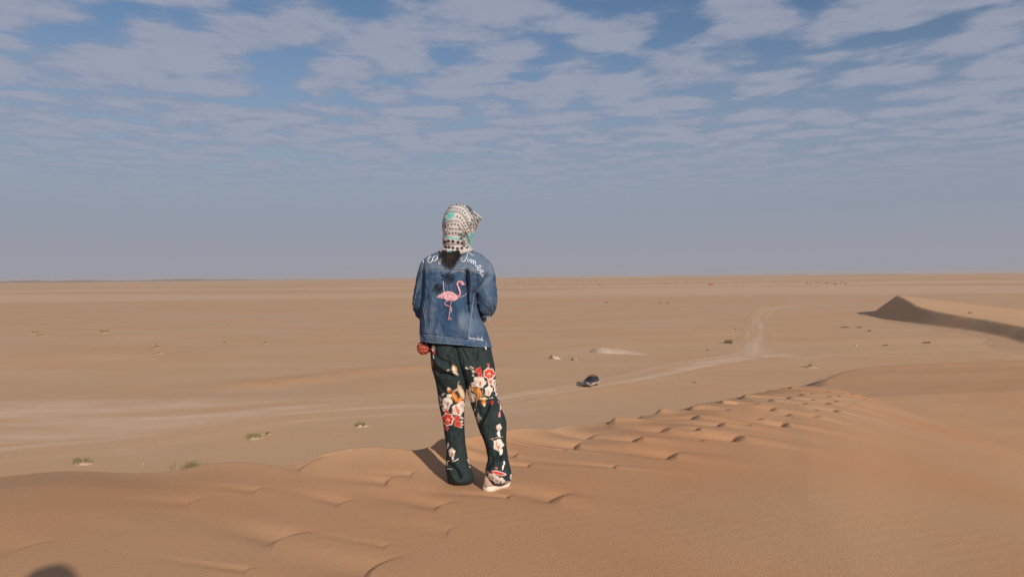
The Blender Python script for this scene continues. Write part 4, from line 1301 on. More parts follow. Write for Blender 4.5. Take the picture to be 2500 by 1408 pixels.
# body under the clothes: one continuous skinned surface
def skin_body(name, joints, edges, head, face, mat, parent, root, hand_roots):
    me = bpy.data.meshes.new(name)
    me.from_pydata([tuple(j[:3]) for j in joints], edges, [])
    o = bpy.data.objects.new(name + '_tmp', me)
    COL.objects.link(o)
    m = o.modifiers.new('skin', 'SKIN')
    m.use_smooth_shade = True
    s = o.modifiers.new('sub', 'SUBSURF')
    s.levels = s.render_levels = 1
    for i, j in enumerate(joints):
        r = j[3]
        me.skin_vertices[0].data[i].radius = (r, r)
        me.skin_vertices[0].data[i].use_root = (i == root)
    dg = bpy.context.evaluated_depsgraph_get()
    ev = o.evaluated_get(dg)
    bm = bmesh.new()
    bm.from_mesh(ev.to_mesh())
    ev.to_mesh_clear()
    # head with brow, nose, mouth, chin and ears
    b2 = bmesh.new()
    bmesh.ops.create_icosphere(b2, subdivisions=4, radius=1.0)
    f = Vector(face).normalized()
    side = f.cross(Vector((0, 0, 1))).normalized()
    up = side.cross(f)
    for v in b2.verts:
        x_, y_, z_ = v.co.x, v.co.y, v.co.z         # x side, y front, z up
        fr = max(y_, 0)
        r = 1.0
        ny = y_ * 0.098 + 0.018 * math.exp(-((x_ / .16) ** 2 + ((z_ + .08) / .22) ** 2)) * (fr > 0)
        ny -= 0.010 * (math.exp(-(((abs(x_) - .36) / .17) ** 2 + ((z_ - .08) / .13) ** 2))) * (fr > 0)
        ny += 0.006 * (math.exp(-((x_ / .28) ** 2 + ((z_ + .46) / .08) ** 2)) - math.exp(-((x_ / .3) ** 2 + ((z_ + .52) / .03) ** 2))) * (fr > 0)
        nx = x_ * (0.074 - 0.014 * max(0, -z_)) + math.copysign(0.012, x_) * math.exp(-(((abs(x_) - 1) / .1) ** 2 + (z_ / .25) ** 2 + (y_ / .16) ** 2))
        nz = z_ * 0.112
        v.co = Vector(head) + side * nx + f * ny + up * nz
    tmp = bpy.data.meshes.new('t')
    b2.to_mesh(tmp)
    bm.from_mesh(tmp)
    b2.free()
    out = bpy.data.meshes.new(name)
    bm.to_mesh(out)
    bm.free()
    bpy.data.objects.remove(o)
    bpy.data.meshes.remove(tmp)
    o2 = bpy.data.objects.new(name + '_tmp', out)
    COL.objects.link(o2)
    rm = o2.modifiers.new('r', 'REMESH')
    rm.mode = 'VOXEL'
    rm.voxel_size = 0.0048
    rm.use_smooth_shade = True
    dg = bpy.context.evaluated_depsgraph_get()
    fin = bpy.data.meshes.new_from_object(o2.evaluated_get(dg))
    bpy.data.objects.remove(o2)
    fin.name = name
    fin.materials.clear()
    fin.materials.append(mat)
    return fin


def hand(joints, edges, wrist_i, wrist, fdir, palm_n, s=1.0, curl=0.6):
    """palm and five unequal bent fingers; thumb leaves the side of the palm"""
    f = np.array(fdir, float)
    f /= np.linalg.norm(f)
    n = np.array(palm_n, float)
    n = n - f * (n @ f)
    n /= np.linalg.norm(n)
    sd_ = np.cross(f, n)
    pc = wrist + f * 0.045 * s
    joints.append((*pc, 0.020 * s))
    ip = len(joints) - 1
    edges.append((wrist_i, ip))
    for k, (off, L) in enumerate([(-.030, .060), (-.010, .075), (.010, .080), (.029, .070)]):
        b = wrist + f * (.080 if k else .074) * s + sd_ * off * s
        joints.append((*b, .0098 * s))
        edges.append((ip, len(joints) - 1))
        d, p = f.copy(), b
        for q, fr in enumerate((.45, .32, .23)):
            a = curl * (.5 + .5 * q)
            d = f * math.cos(a * (q + 1) * .7) + n * math.sin(a * (q + 1) * .7)
            p = p + d * L * fr * s
            joints.append((*p, (.0088 - .0009 * q) * s))
            edges.append((len(joints) - 2, len(joints) - 1))
    b = wrist + f * .030 * s + sd_ * .030 * s
    joints.append((*b, .011 * s))
    edges.append((ip, len(joints) - 1))
    for q, L in enumerate((.030, .024)):
        b = b + (f * .7 + sd_ * (.6 - .3 * q) + n * .35) * L * s
        joints.append((*b, (.0098 - .001 * q) * s))
        edges.append((len(joints) - 2, len(joints) - 1))


J = [(*W(1125, 872, D0), .080), (*W(1114, 790, D0), .085), (*W(1112, 700, D0), .090), (*W(1112, 655, D0), .085), (*W(1114, 618, D0), .050), (*W(1117, 590, D0), .046),
     (*W(1060, 652, D0), .048), (*W(1034, 735, D0 + .03), .036), (*W(1060, 776, D0 + .215), .027),
     (*W(1168, 652, D0), .048), (*W(1187, 735, D0), .036), (*W(1168, 779, D0 + .205), .027),
     (*W(1094, 900, D0), .062), (*W(1107, 1020, D0 + dL * .5), .052), (*W(1122, 1150, D0 + dL), .034), (*W(1122, 1166, D0 + dL + .05), .030),
     (*W(1166, 900, D0), .062), (*W(1200, 1020, D0 + dR * .5), .052), (*W(1212, 1155, D0 + dR), .034), (*W(1228, 1172, D0 + dR + .04), .030)]
E = [(0, 1), (1, 2), (2, 3), (3, 4), (4, 5), (3, 6), (6, 7), (7, 8), (3, 9), (9, 10), (10, 11), (0, 12), (12, 13), (13, 14), (14, 15), (0, 16), (16, 17), (17, 18), (18, 19)]
hand(J, E, 8, np.array(J[8][:3]), (0.75, 0.55, 0.1), (0.2, -0.6, -0.6), 0.95)
hand(J, E, 11, np.array(J[11][:3]), (-0.75, 0.55, 0.1), (-0.2, -0.6, -0.6), 0.95)
body = skin_body('body', J, E, head_c, FACE, M_SKIN, PERSON, 0, None)
child('body', body)

# red patterned cloth pouch at her left hip
pc = W(1034.5, 849, D0 - 0.02)
bm = bmesh.new()
bmesh.ops.create_icosphere(bm, subdivisions=5, radius=1.0)
cols = []
for v in bm.verts:
    p = v.co.copy()
    n = mnoise.noise(p * 2.4) * .10 + mnoise.noise(p * 6.0) * .05 + 0.03 * math.sin(9 * math.atan2(p.z, p.x) + 4 * p.y)
    k = 1 + n
    stretch = 1.0 + (0.55 * max(p.x, 0))
    v.co = Vector((p.x * .0385 * k * stretch, p.y * .036 * k, p.z * .0385 * k * (1 - .12 * max(p.x, 0))))
    q = mnoise.noise(p * 7.5 + Vector((3, 1, 2)))
    ring = math.sin(13 * math.hypot(p.x + .1, p.z + .02) + 2.2 * math.sin(5 * math.atan2(p.z, p.x)))
    c = np.array([0.22, 0.020, 0.010])
    if ring > .45 and q > -.2 and p.x < .55:
        c = np.array([0.50, 0.13, 0.07])
    if q > .42 and p.x < .6:
        c = np.array([0.60, 0.36, 0.26])
    if p.x > .62:
        c = np.array([0.05, 0.008, 0.006])
    cols.append(c)
me = bpy.data.meshes.new('cloth_pouch')
bm.to_mesh(me)
bm.free()
me.polygons.foreach_set('use_smooth', np.ones(len(me.polygons), bool))
a_ = me.color_attributes.new('print', 'FLOAT_COLOR', 'POINT')
c4 = np.ones((len(cols), 4), np.float32)
c4[:, :3] = np.array(cols)
a_.data.foreach_set('color', c4.ravel())
me.materials.append(M_SCARF)
po = empty('cloth_pouch', pc, 'small crumpled red patterned cloth pouch at the hip of the person', 'pouch')
obj('bag', me, po)
st = tube([(0.052, 0.01, 0.012), (0.060, 0.012, 0.04), (0.066, 0.016, 0.075)], [.006, .005, .005], 8)
obj('strap', mesh_np('strap', st.reshape(-1, 3), [grid_faces(3, 8, True)], M_INNER), po)
# ------------------------------------------------------------------ companion beside the camera, whose shadow reaches the sand at lower left
tip = dune_hit(128, 1382)
Lh = (tip[1] + 0.55) / (SUN_TRAVEL[1])                   # walk back along the sunbeam to 0.55 m behind the camera
headtop = tip - SUN_TRAVEL * Lh
gz = float(dune_z(np.array([headtop[0]]), np.array([headtop[1]]))[0])
bx0, by0 = headtop[0], headtop[1]
CH = headtop[2] - gz
comp = empty('person', (bx0, by0, gz), 'person standing just behind the camera, only the shadow of the head shows on the sand', 'person')


def q_(x_, y_, z_, r_):
    return (x_, y_, z_ * CH / 1.70, r_)


def figure(pad, which):
    J = [q_(0, 0, .95, .12 + pad), q_(0, 0, 1.15, .11 + pad), q_(0, 0, 1.36, .11 + pad), q_(0, 0, 1.47, .055), q_(0, .01, 1.53, .05),
         q_(-.17, 0, 1.38, .055 + pad), q_(-.24, .06, 1.10, .042 + pad), q_(-.17, .26, 1.02, .028 + pad), q_(.17, 0, 1.38, .055 + pad), q_(.24, .06, 1.10, .042 + pad), q_(.17, .26, 1.02, .028 + pad),
         q_(-.09, 0, .86, .085 + pad), q_(-.11, .02, .48, .058 + pad), q_(-.12, 0, .09, .04 + pad), q_(.09, 0, .86, .085 + pad), q_(.11, .02, .48, .058 + pad), q_(.12, 0, .09, .04 + pad)]
    E = [(0, 1), (1, 2), (2, 3), (3, 4), (2, 5), (5, 6), (6, 7), (2, 8), (8, 9), (9, 10), (0, 11), (11, 12), (12, 13), (0, 14), (14, 15), (15, 16)]
    if which == 'body':
        n = len(J)
        J += [q_(-.13, .15, .035, .032), q_(.13, .15, .035, .032)]
        E += [(13, n), (16, n + 1)]
        hand(J, E, 7, np.array(J[7][:3]), (0.5, 0.8, 0.1), (0.3, 0, -1), 1.0)
        hand(J, E, 10, np.array(J[10][:3]), (-0.5, 0.8, 0.1), (-0.3, 0, -1), 1.0)
        return J, E
    if which == 'shirt':
        keep = [1, 2, 5, 6, 7, 8, 9, 10, 0]
    else:
        keep = [0, 11, 12, 13, 14, 15, 16]
    mp = {k: i for i, k in enumerate(keep)}
    return [J[k] for k in keep], [(mp[a], mp[b]) for a, b in E if a in mp and b in mp]


J, E = figure(-0.012, 'body')
hd = (0, .015, CH - .115)
obj('body', skin_body('body', J, E, hd, (0, 1, 0), M_SKIN, comp, 0, None), comp)
M_SHIRT = simple_mat('plain_shirt', (0.30, 0.30, 0.32), 0.9, 0.1, 20)
M_KHAKI = simple_mat('khaki_trousers', (0.20, 0.16, 0.11), 0.9, 0.1, 20)
for nm, mt in (('shirt', M_SHIRT), ('trousers', M_KHAKI)):
    J, E = figure(0.006, nm)
    me = bpy.data.meshes.new(nm)
    me.from_pydata([j[:3] for j in J], E, [])
    o = obj(nm, me, comp)
    md = o.modifiers.new('skin', 'SKIN')
    md.use_smooth_shade = True
    sb = o.modifiers.new('sub', 'SUBSURF')
    sb.levels = sb.render_levels = 2
    root = len(J) - 1 if nm == 'shirt' else 0
    for i, j in enumerate(J):
        me.skin_vertices[0].data[i].radius = (j[3], j[3])
        me.skin_vertices[0].data[i].use_root = i == root
    me.materials.append(mt)
# wide soft cap of hair
bm = bmesh.new()
bmesh.ops.create_uvsphere(bm, u_segments=32, v_segments=20, radius=1.0)
for v in bm.verts:
    n = mnoise.noise(v.co * 3) * .06
    v.co = Vector((v.co.x * .095 * (1 + n), v.co.y * .115 * (1 + n) - .012, v.co.z * .105 * (1 + n) + CH - .100))
bmesh.ops.delete(bm, geom=[v for v in bm.verts if v.co.z < CH - .13 or (v.co.y > .06 and v.co.z < CH - .06)], context='VERTS')
me = bpy.data.meshes.new('hair')
bm.to_mesh(me)
bm.free()
me.materials.append(M_HAIR)
obj('hair', me, comp)

# ------------------------------------------------------------------ off-road car on the track
M_PAINT = simple_mat('dusty_blue_paint', (0.034, 0.033, 0.046), 0.55, 0.25, 3.0, 0, 0.5)
M_CLAD = simple_mat('beige_lower_paint', (0.42, 0.33, 0.26), 0.6, 0.15, 4.0)
M_GLASS = simple_mat('dark_glass', (0.010, 0.010, 0.013), 0.12, 0.1, 2.0, 0, 0.6)
M_TYRE = simple_mat('dusty_tyre', (0.055, 0.045, 0.036), 0.95, 0.3, 9.0)
M_RIM = simple_mat('dusty_rim', (0.30, 0.23, 0.17), 0.6, 0.15, 9.0)
M_CHROME = simple_mat('steel_bar', (0.55, 0.53, 0.52), 0.3, 0.05, 5.0, 0, 0.5, 0.9)
M_LAMP = simple_mat('lamp_glass', (0.75, 0.72, 0.68), 0.2, 0.05, 5.0, 0, 0.6)
M_CARGO = simple_mat('brown_tarpaulin', (0.22, 0.12, 0.085), 0.9, 0.3, 6.0, 0.01)
M_BLACKP = simple_mat('black_plastic', (0.015, 0.015, 0.015), 0.7, 0.1, 5.0)
M_ORANGE = simple_mat('amber_lamp', (0.6, 0.22, 0.03), 0.3, 0.05, 5.0)


def bm_obj(name, bm, mat, parent, bevel=0.0):
    me = bpy.data.meshes.new(name)
    bm.to_mesh(me)
    bm.free()
    me.materials.append(mat)
    o = obj(name, me, parent)
    if bevel:
        b = o.modifiers.new('bevel', 'BEVEL')
        b.width = bevel
        b.segments = 2
        b.limit_method = 'ANGLE'
    return o


def prism(pts, y0, y1, inset=None):
    """side outline in x,z extruded across y; inset narrows the upper points"""
    bm = bmesh.new()
    rows = []
    for s, y_ in ((0, y0), (1, y1)):
        row = []
        for i, p in enumerate(pts):
            d = (inset[i] if inset else 0.0)
            yy = y_ + (d if s == 0 else -d)
            row.append(bm.verts.new((p[0], yy, p[1])))
        rows.append(row)
    n = len(pts)
    for i in range(n):
        j = (i + 1) % n
        bm.faces.new((rows[0][i], rows[0][j], rows[1][j], rows[1][i]))
    bm.faces.new(rows[0][::-1])
    bm.faces.new(rows[1])
    bmesh.ops.recalc_face_normals(bm, faces=bm.faces)
    return bm


def boxbm(x0, x1, y0, y1, z0, z1):
    return prism([(x0, z0), (x1, z0), (x1, z1), (x0, z1)], y0, y1)


def cyl(r, y0, y1, x=0.0, z=0.0, n=28, r2=None):
    bm = bmesh.new()
    r2 = r if r2 is None else r2
    a = [bm.verts.new((x + r * math.cos(2 * math.pi * i / n), y0, z + r * math.sin(2 * math.pi * i / n))) for i in range(n)]
    b = [bm.verts.new((x + r2 * math.cos(2 * math.pi * i / n), y1, z + r2 * math.sin(2 * math.pi * i / n))) for i in range(n)]
    for i in range(n):
        bm.faces.new((a[i], a[(i + 1) % n], b[(i + 1) % n], b[i]))
    bm.faces.new(a[::-1])
    bm.faces.new(b)
    bmesh.ops.recalc_face_normals(bm, faces=bm.faces)
    return bm


def bar(pts, r, n=8):
    P = [np.array(p, float) for p in pts]
    G = tube(P, [r] * len(P), n)
    return mesh_np('bar', G.reshape(-1, 3), [grid_faces(len(P), n, True)])


def put_part(name, me, mat, parent):
    me.name = name
    me.materials.append(mat)
    return obj(name, me, parent)


# axes of the car: x forward, y left, z up; ground at z 0
car_p = plain_at(1441.5, 942)
car_p[2] = float(plain_z(np.array([car_p[0]]), np.array([car_p[1]]))[0]) + 0.03
CAR = empty('car', car_p, 'dusty dark blue off-road car with beige lower doors, bull bar and loaded roof rack', 'car')
CAR.rotation_euler = (0, 0, R(-90 - 33))
wheel_x, wheel_r = (1.42, -1.28), 0.39
side_pts = [(2.18, .52), (2.24, .70), (2.20, .98), (2.02, 1.06), (1.15, 1.16), (.88, 1.20), (-2.20, 1.20), (-2.30, .95), (-2.30, .78)]
body_low = [(2.26, .42), (2.28, .62), (2.22, .72), (-2.32, .78), (-2.34, .48), (-2.1, .40), (-1.75, .40)]
for xc in (wheel_x[1], wheel_x[0]):
    for k in range(9):
        a_ = math.pi - math.pi * k / 8
        body_low.append((xc + 0.47 * math.cos(a_), .40 + .42 * math.sin(a_) * .72))
body_low.append((1.95, .40))
bm_obj('body', prism(side_pts, -.87, .87, [0, 0, .03, .06, .05, .03, .03, .02, 0]), M_PAINT, CAR, .04)
bm_obj('lower_body', prism(body_low, -.89, .89), M_CLAD, CAR, .02)
bm_obj('cabin', prism([(.92, 1.18), (.28, 1.72), (-.2, 1.79), (-1.9, 1.77), (-2.16, 1.66), (-2.22, 1.18)], -.83, .83, [0, .13, .13, .13, .12, 0]), M_PAINT, CAR, .05)
for nm, pts, y_ in [('windscreen', None, None)]:
    bm = bmesh.new()
    q = [(.905, -.70, 1.235), (.905, .70, 1.235), (.355, .62, 1.69), (.355, -.62, 1.69)]
    n_ = Vector((.66, 0, .75))
    bm.faces.new([bm.verts.new(Vector(p) + n_ * .02) for p in q])
    r_ = bmesh.ops.extrude_face_region(bm, geom=bm.faces[:])
    bmesh.ops.translate(bm, vec=-n_ * .03, verts=[v for v in r_['geom'] if isinstance(v, bmesh.types.BMVert)])
    bm_obj('windscreen', bm, M_GLASS, CAR)
for s in (-1, 1):
    for (x0, x1, x2, x3) in [(.78, -.02, -.02, .22), (-.10, -.95, -.95, -.10), (-1.05, -2.02, -1.88, -1.05)]:
        bm = bmesh.new()
        q = [(x0, .835, 1.23), (x1, .835, 1.23), (x2, .728, 1.66), (x3, .728, 1.66)]
        vs = [bm.verts.new((p[0], s * p[1], p[2])) for p in q]
        bm.faces.new(vs if s > 0 else vs[::-1])
        r_ = bmesh.ops.extrude_face_region(bm, geom=bm.faces[:])
        bmesh.ops.translate(bm, vec=(0, s * .012, .004), verts=[v for v in r_['geom'] if isinstance(v, bmesh.types.BMVert)])
        bm_obj('side_window', bm, M_GLASS, CAR)
    for x_ in (.10, -1.0):
        bm_obj('door_handle', boxbm(x_ - .22, x_ - .06, s * .885 - .015, s * .885 + .015, 1.04, 1.08), M_BLACKP, CAR)
    bm_obj('mirror', boxbm(.72, .84, s * .98 - .09, s * .98 + .09, 1.18, 1.38), M_BLACKP, CAR, .02)
    hl = bm_obj('headlight', boxbm(2.17, 2.255, s * .62 - .16, s * .62 + .16, .80, .96), M_LAMP, CAR, .02)
    bm_obj('indicator', boxbm(2.16, 2.25, s * .82 - .03, s * .82 + .03, .80, .95), M_ORANGE, CAR)
    bm_obj('tail_light', boxbm(-2.33, -2.28, s * .78 - .07, s * .78 + .07, .85, 1.15), simple_mat('red_lamp', (.4, .02, .02), .3), CAR)
    for x_ in wheel_x:
        we = obj('wheel', None, CAR) if False else bpy.data.objects.new('wheel', None)
        link(we, CAR)
        we.location = (x_, s * .77, wheel_r)
        bm_obj('tyre', cyl(wheel_r, -.13, .13), M_TYRE, we, .05)
        bm_obj('rim', cyl(.24, s * .10, s * .145, r2=.20), M_RIM, we)
bm_obj('rear_window', prism([(-2.19, 1.25), (-2.225, 1.25), (-2.20, 1.62), (-2.165, 1.62)], -.62, .62), M_GLASS, CAR)
bm_obj('grille', boxbm(2.19, 2.245, -.44, .44, .78, .95), M_BLACKP, CAR, .01)
bm_obj('bumper', boxbm(2.20, 2.40, -.86, .86, .46, .66), M_BLACKP, CAR, .05)
bb = obj('bull_bar', mesh_np('bull_bar', tube([(2.40, -.42, .45), (2.48, -.42, .75), (2.44, -.40, 1.02), (2.44, .40, 1.02), (2.48, .42, .75), (2.40, .42, .45)], [.045] * 6, 10).reshape(-1, 3), [grid_faces(6, 10, True)], M_CHROME), CAR)
put_part('cross_bar', bar([(2.49, -.42, .74), (2.49, .42, .74)], .035), M_CHROME, bb)
put_part('upright_bar', bar([(2.47, 0, .50), (2.47, 0, 1.02)], .03), M_CHROME, bb)
bm_obj('spare_wheel', None or prism([(-2.34, .95), (-2.52, .95), (-2.52, 1.55), (-2.34, 1.55)], -.30, .30), M_TYRE, CAR, .12)
rack = obj('roof_rack', mesh_np('roof_rack', tube([(.10, -.58, 1.92), (.10, .58, 1.92), (-1.75, .58, 1.92), (-1.75, -.58, 1.92), (.10, -.58, 1.92)], [.025] * 5, 8).reshape(-1, 3), [grid_faces(5, 8, True)], M_BLACKP), CAR)
for x_ in (-.1, -.7, -1.2, -1.65):
    put_part('rack_slat', bar([(x_, -.58, 1.86), (x_, .58, 1.86)], .02), M_BLACKP, rack)
for x_ in (0.0, -1.6):
    for s in (-1, 1):
        put_part('rack_foot', bar([(x_, s * .60, 1.76), (x_, s * .58, 1.93)], .02), M_BLACKP, rack)
bm = boxbm(-1.60, -.15, -.50, .50, 1.885, 2.10)
bmesh.ops.subdivide_edges(bm, edges=bm.edges[:], cuts=6, use_grid_fill=True)
for v in bm.verts:
    if v.co.z > 1.9:
        v.co.z += .06 * mnoise.noise(v.co * 3.1) - .12 * max(0, abs(v.co.y) - .3) - .10 * max(0, abs(v.co.x + .88) - .5)
cg = empty('roof_cargo', (0, 0, 0), 'low brown covered load strapped on the roof rack of the dark blue car', 'cargo')
cg.matrix_world = Matrix.Translation(Vector(car_p)) @ Matrix.Rotation(R(-90 - 33), 4, 'Z')
bm_obj('cover', bm, M_CARGO, cg, .03)
for x_ in (-1.3, -.5):
    put_part('tie_strap', bar([(x_, -.53, 1.90), (x_, -.48, 2.12), (x_, 0, 2.17), (x_, .48, 2.12), (x_, .53, 1.90)], .018), M_BLACKP, cg)

# far red truck
tp = plain_at(1735, 697)
RT = empty('truck', (tp[0], tp[1], float(plain_z(tp[:1], tp[1:2])[0])), 'tiny red truck far out on the plain near the horizon', 'truck')
RT.rotation_euler = (0, 0, R(-175))
M_REDP = simple_mat('red_paint', (0.34, 0.06, 0.04), 0.5, 0.1, 2)
bm_obj('cargo_body', boxbm(-4.6, 1.5, -1.25, 1.25, 1.2, 3.5), M_REDP, RT, .05)
bm_obj('cab', prism([(1.7, .8), (4.2, .8), (4.25, 1.9), (3.9, 2.8), (1.7, 2.9)], -1.2, 1.2), M_REDP, RT, .05)
bm_obj('windscreen', prism([(4.27, 1.95), (4.02, 2.7), (3.98, 2.7), (4.2, 1.95)], -1.0, 1.0), M_GLASS, RT)
bm_obj('chassis', boxbm(-4.6, 4.0, -.9, .9, .65, 1.18), M_BLACKP, RT)
for x_ in (3.2, -2.2, -3.5):
    for s in (-1, 1):
        bm_obj('wheel', cyl(.55, s * .85, s * 1.2, x_, .55, 20), M_TYRE, RT)

# ------------------------------------------------------------------ desert shrubs and tussocks
def foliage_mat(name, c):
    m, t = mat_new(name)
    co = t.n('ShaderNodeTexCoord').outputs['Object']
    nz = t.noise(co, 4.0, 4.0, 0.6)
    colr = t.mix(t.smooth(nz, .3, .7), tuple(v * .7 for v in c), tuple(v * 1.35 for v in c))
    p = principled(t, colr, 0.8, None, 0.2)
    return m


M_DRY = foliage_mat('dry_scrub', (0.40, 0.29, 0.17))
M_GRASS = foliage_mat('olive_tussock', (0.255, 0.20, 0.10))
M_DARKB = foliage_mat('dark_scrub', (0.28, 0.20, 0.125))


def blades(wd, dp, ht, n, seed, lean=0.0, droop=0.5, bw=0.02):
    rg = random.Random(seed)
    V, Fq = [], []
    nclump = max(3, int(n / 22))
    cl = [(rg.gauss(0, .42) * wd * .5, rg.gauss(0, .42) * dp * .5, rg.uniform(.55, 1.1)) for _ in range(nclump)]
    for k in range(n):
        c = cl[k % nclump]
        a = rg.uniform(0, 2 * math.pi)
        h = ht * c[2] * rg.uniform(.5, 1.05)
        out = h * rg.uniform(.15, .75) * droop * 1.4
        b = np.array([c[0] + rg.gauss(0, .05) * wd, c[1] + rg.gauss(0, .05) * dp, -0.02])
        d = np.array([math.cos(a), math.sin(a), 0])
        sdv = np.array([-d[1], d[0], 0]) * bw * rg.uniform(.6, 1.2)
        i0 = len(V)
        for q in (0, .35, .7, 1.0):
            p = b + d * out * q ** 1.6 + np.array([lean * h * q, 0, h * q * (1 - .18 * q)])
            w_ = 1 - .85 * q
            V += [p - sdv * w_, p + sdv * w_]
        for q in range(3):
            j = i0 + 2 * q
            Fq.append((j, j + 1, j + 3, j + 2))
    return np.array(V), np.array(Fq)


def mound(wd, dp, ht, seed):
    n, m = 10, 26
    V = []
    for i in range(n):
        r = i / (n - 1)
        for j in range(m):
            a = 2 * math.pi * j / m
            k = 1 + .15 * math.sin(2 * a + seed) + .08 * math.sin(5 * a + 2 * seed)
            V.append((wd * .5 * r * k * math.cos(a) + .16 * wd * r, dp * .5 * r * k * math.sin(a), ht * (math.cos(r * math.pi) * .5 + .5) - .06))
    return np.array(V), grid_faces(n, m, True)[:, ::-1]


# view x, view y of the foot, width and height in view pixels, colour, name, label
SHRUBS = [
    (84, 815, 20, 12, 'd', 'desert_shrub', 'leftmost small dry shrub on the plain, upper of the touching pair'),
    (101, 820, 24, 10, 'd', 'desert_shrub', 'low dry shrub at far left, lower and wider of the touching pair'),
    (256, 813, 22, 15, 'd', 'desert_shrub', 'lone pointed dry shrub on the plain right of the leftmost pair'),
    (232, 857, 12, 8, 'd', 'desert_shrub', 'very small dry shrub below the lone pointed shrub at left'),
    (383, 850, 22, 14, 'd', 'desert_shrub', 'upper of two dry shrubs standing one above the other at left'),
    (389, 865, 20, 9, 'd', 'desert_shrub', 'lower of two dry shrubs standing one above the other at left'),
    (547, 838, 16, 10, 'd', 'desert_shrub', 'small dry shrub midway between left edge and the person'),
    (647, 841, 18, 10, 'd', 'desert_shrub', 'small dry shrub on the plain nearest the person on the left'),
    (556, 792, 7, 4, 'd', 'desert_shrub', 'dot of a dry shrub highest on the left part of the plain'),
    (196, 1129, 44, 22, 'g', 'grass_tussock', 'olive tussock on a pale sand mound just beyond the dune edge at left'),
    (468, 1146, 66, 36, 'g', 'grass_tussock', 'largest yellow-green grass tussock rising behind the dune crest at left'),
    (618, 1067, 44, 16, 'g', 'grass_tussock', 'wide olive tussock beside the pale track left of the person'),
    (656, 1059, 12, 10, 'g', 'grass_tussock', 'small round tussock next to the wide one beside the pale track'),
    (880, 1040, 28, 18, 'g', 'grass_tussock', 'upright olive tussock close to the left of the person below the track'),
    (95, 1158, 6, 12, 'd', 'dry_sprig', 'tiny dry sprig standing at the dune edge, far left'),
    (1779, 838, 22, 14, 'k', 'desert_shrub', 'dark tangled shrub on the plain left of the wheel track'),
    (1728, 854, 8, 4, 'k', 'desert_shrub', 'tiny dark shrub left below the dark tangled shrub'),
    (1979, 896, 30, 20, 'd', 'desert_shrub', 'spindly shrub with bare stems above the middle dune'),
    (2062, 799, 18, 7, 'd', 'desert_shrub', 'leftmost of three low shrubs in front of the peaked dune'),
    (2100, 799, 14, 6, 'd', 'desert_shrub', 'middle of three low shrubs in front of the peaked dune'),
    (2124, 809, 12, 6, 'd', 'desert_shrub', 'lowest and rightmost of three low shrubs before the peaked dune'),
    (2162, 843, 16, 6, 'd', 'desert_shrub', 'small shrub on the plain below the peaked dune, left of two'),
    (2263, 837, 18, 7, 'k', 'desert_shrub', 'small dark shrub on the plain below the peaked dune, right of two'),
    (1480, 740, 6, 5, 'k', 'desert_shrub', 'distant dark dot of a shrub nearest right of the person'),
    (1611, 741, 6, 5, 'k', 'desert_shrub', 'left one of two distant dots of shrubs right of the person'),
    (1631, 741, 6, 4, 'k', 'desert_shrub', 'right one of two distant dots of shrubs right of the person'),
    (1697, 935, 11, 4, 'k', 'desert_shrub', 'flat dark shrub on the plain right of the car'),
    (2368, 772, 8, 5, 'k', 'desert_shrub', 'single dark shrub on the lit side of the peaked dune'),
    (1795, 804, 5, 4, 'k', 'desert_shrub', 'dark dot of a shrub just left of the rising wheel track'),
]
M_MOUND = M_PLAIN
for i, (sx_, sy_, sw, shh, kind, nm, lab) in enumerate(SHRUBS):
    p = plain_at(sx_, sy_)
    if nm == 'dry_sprig':
        p = dune_hit(95, 1166)
    if 'lit side' in lab:
        p = W(sx_, sy_, 330)
        p[2] = max(float(far_z(p[:1], p[1:2])[0]), 0)
    mpp = p[1] / F_PX
    z0_ = p[2] if ('lit side' in lab or nm == 'dry_sprig') else float(plain_z(p[:1], p[1:2])[0])
    wd, ht = sw * mpp, shh * mpp
    dp = wd * 0.9
    big_ = nm == 'grass_tussock'
    root = empty(nm, (p[0], p[1], z0_), lab, 'grass' if big_ else 'shrub', 'shrubs and tussocks scattered on the plain')
    nb = 420 if big_ else (40 if nm == 'dry_sprig' else 240)
    spindly = 'spindly' in lab
    V, Fq = blades(wd, dp, ht * 1.05, 110 if spindly else nb, 100 + i, 0.0, .5 if big_ else .9, max(.008, wd * (.012 if big_ or spindly else .022)))
    obj('foliage', mesh_np('foliage', V, Fq, {'d': M_DRY, 'g': M_GRASS, 'k': M_DARKB}[kind], False), root)
    if nm != 'dry_sprig':
        V, Fq = mound(wd * 1.5, wd * 1.2, ht * (.30 if big_ else .16), i)
        me = mesh_np('sand_mound', V, Fq, M_PLAIN, True, {'pale': np.full(len(V), .45 if big_ else .15), 'warm': np.zeros(len(V))})
        obj('sand_mound', me, root)

# line of far trees and the speckled scrub flat near the horizon
V0, F0 = [], []
rg = random.Random(5)


def small_tree(seed, wd, ht):
    V, Fq = blades(wd, wd, ht, 60, seed, 0, 1.1, wd * .05)
    return V, Fq


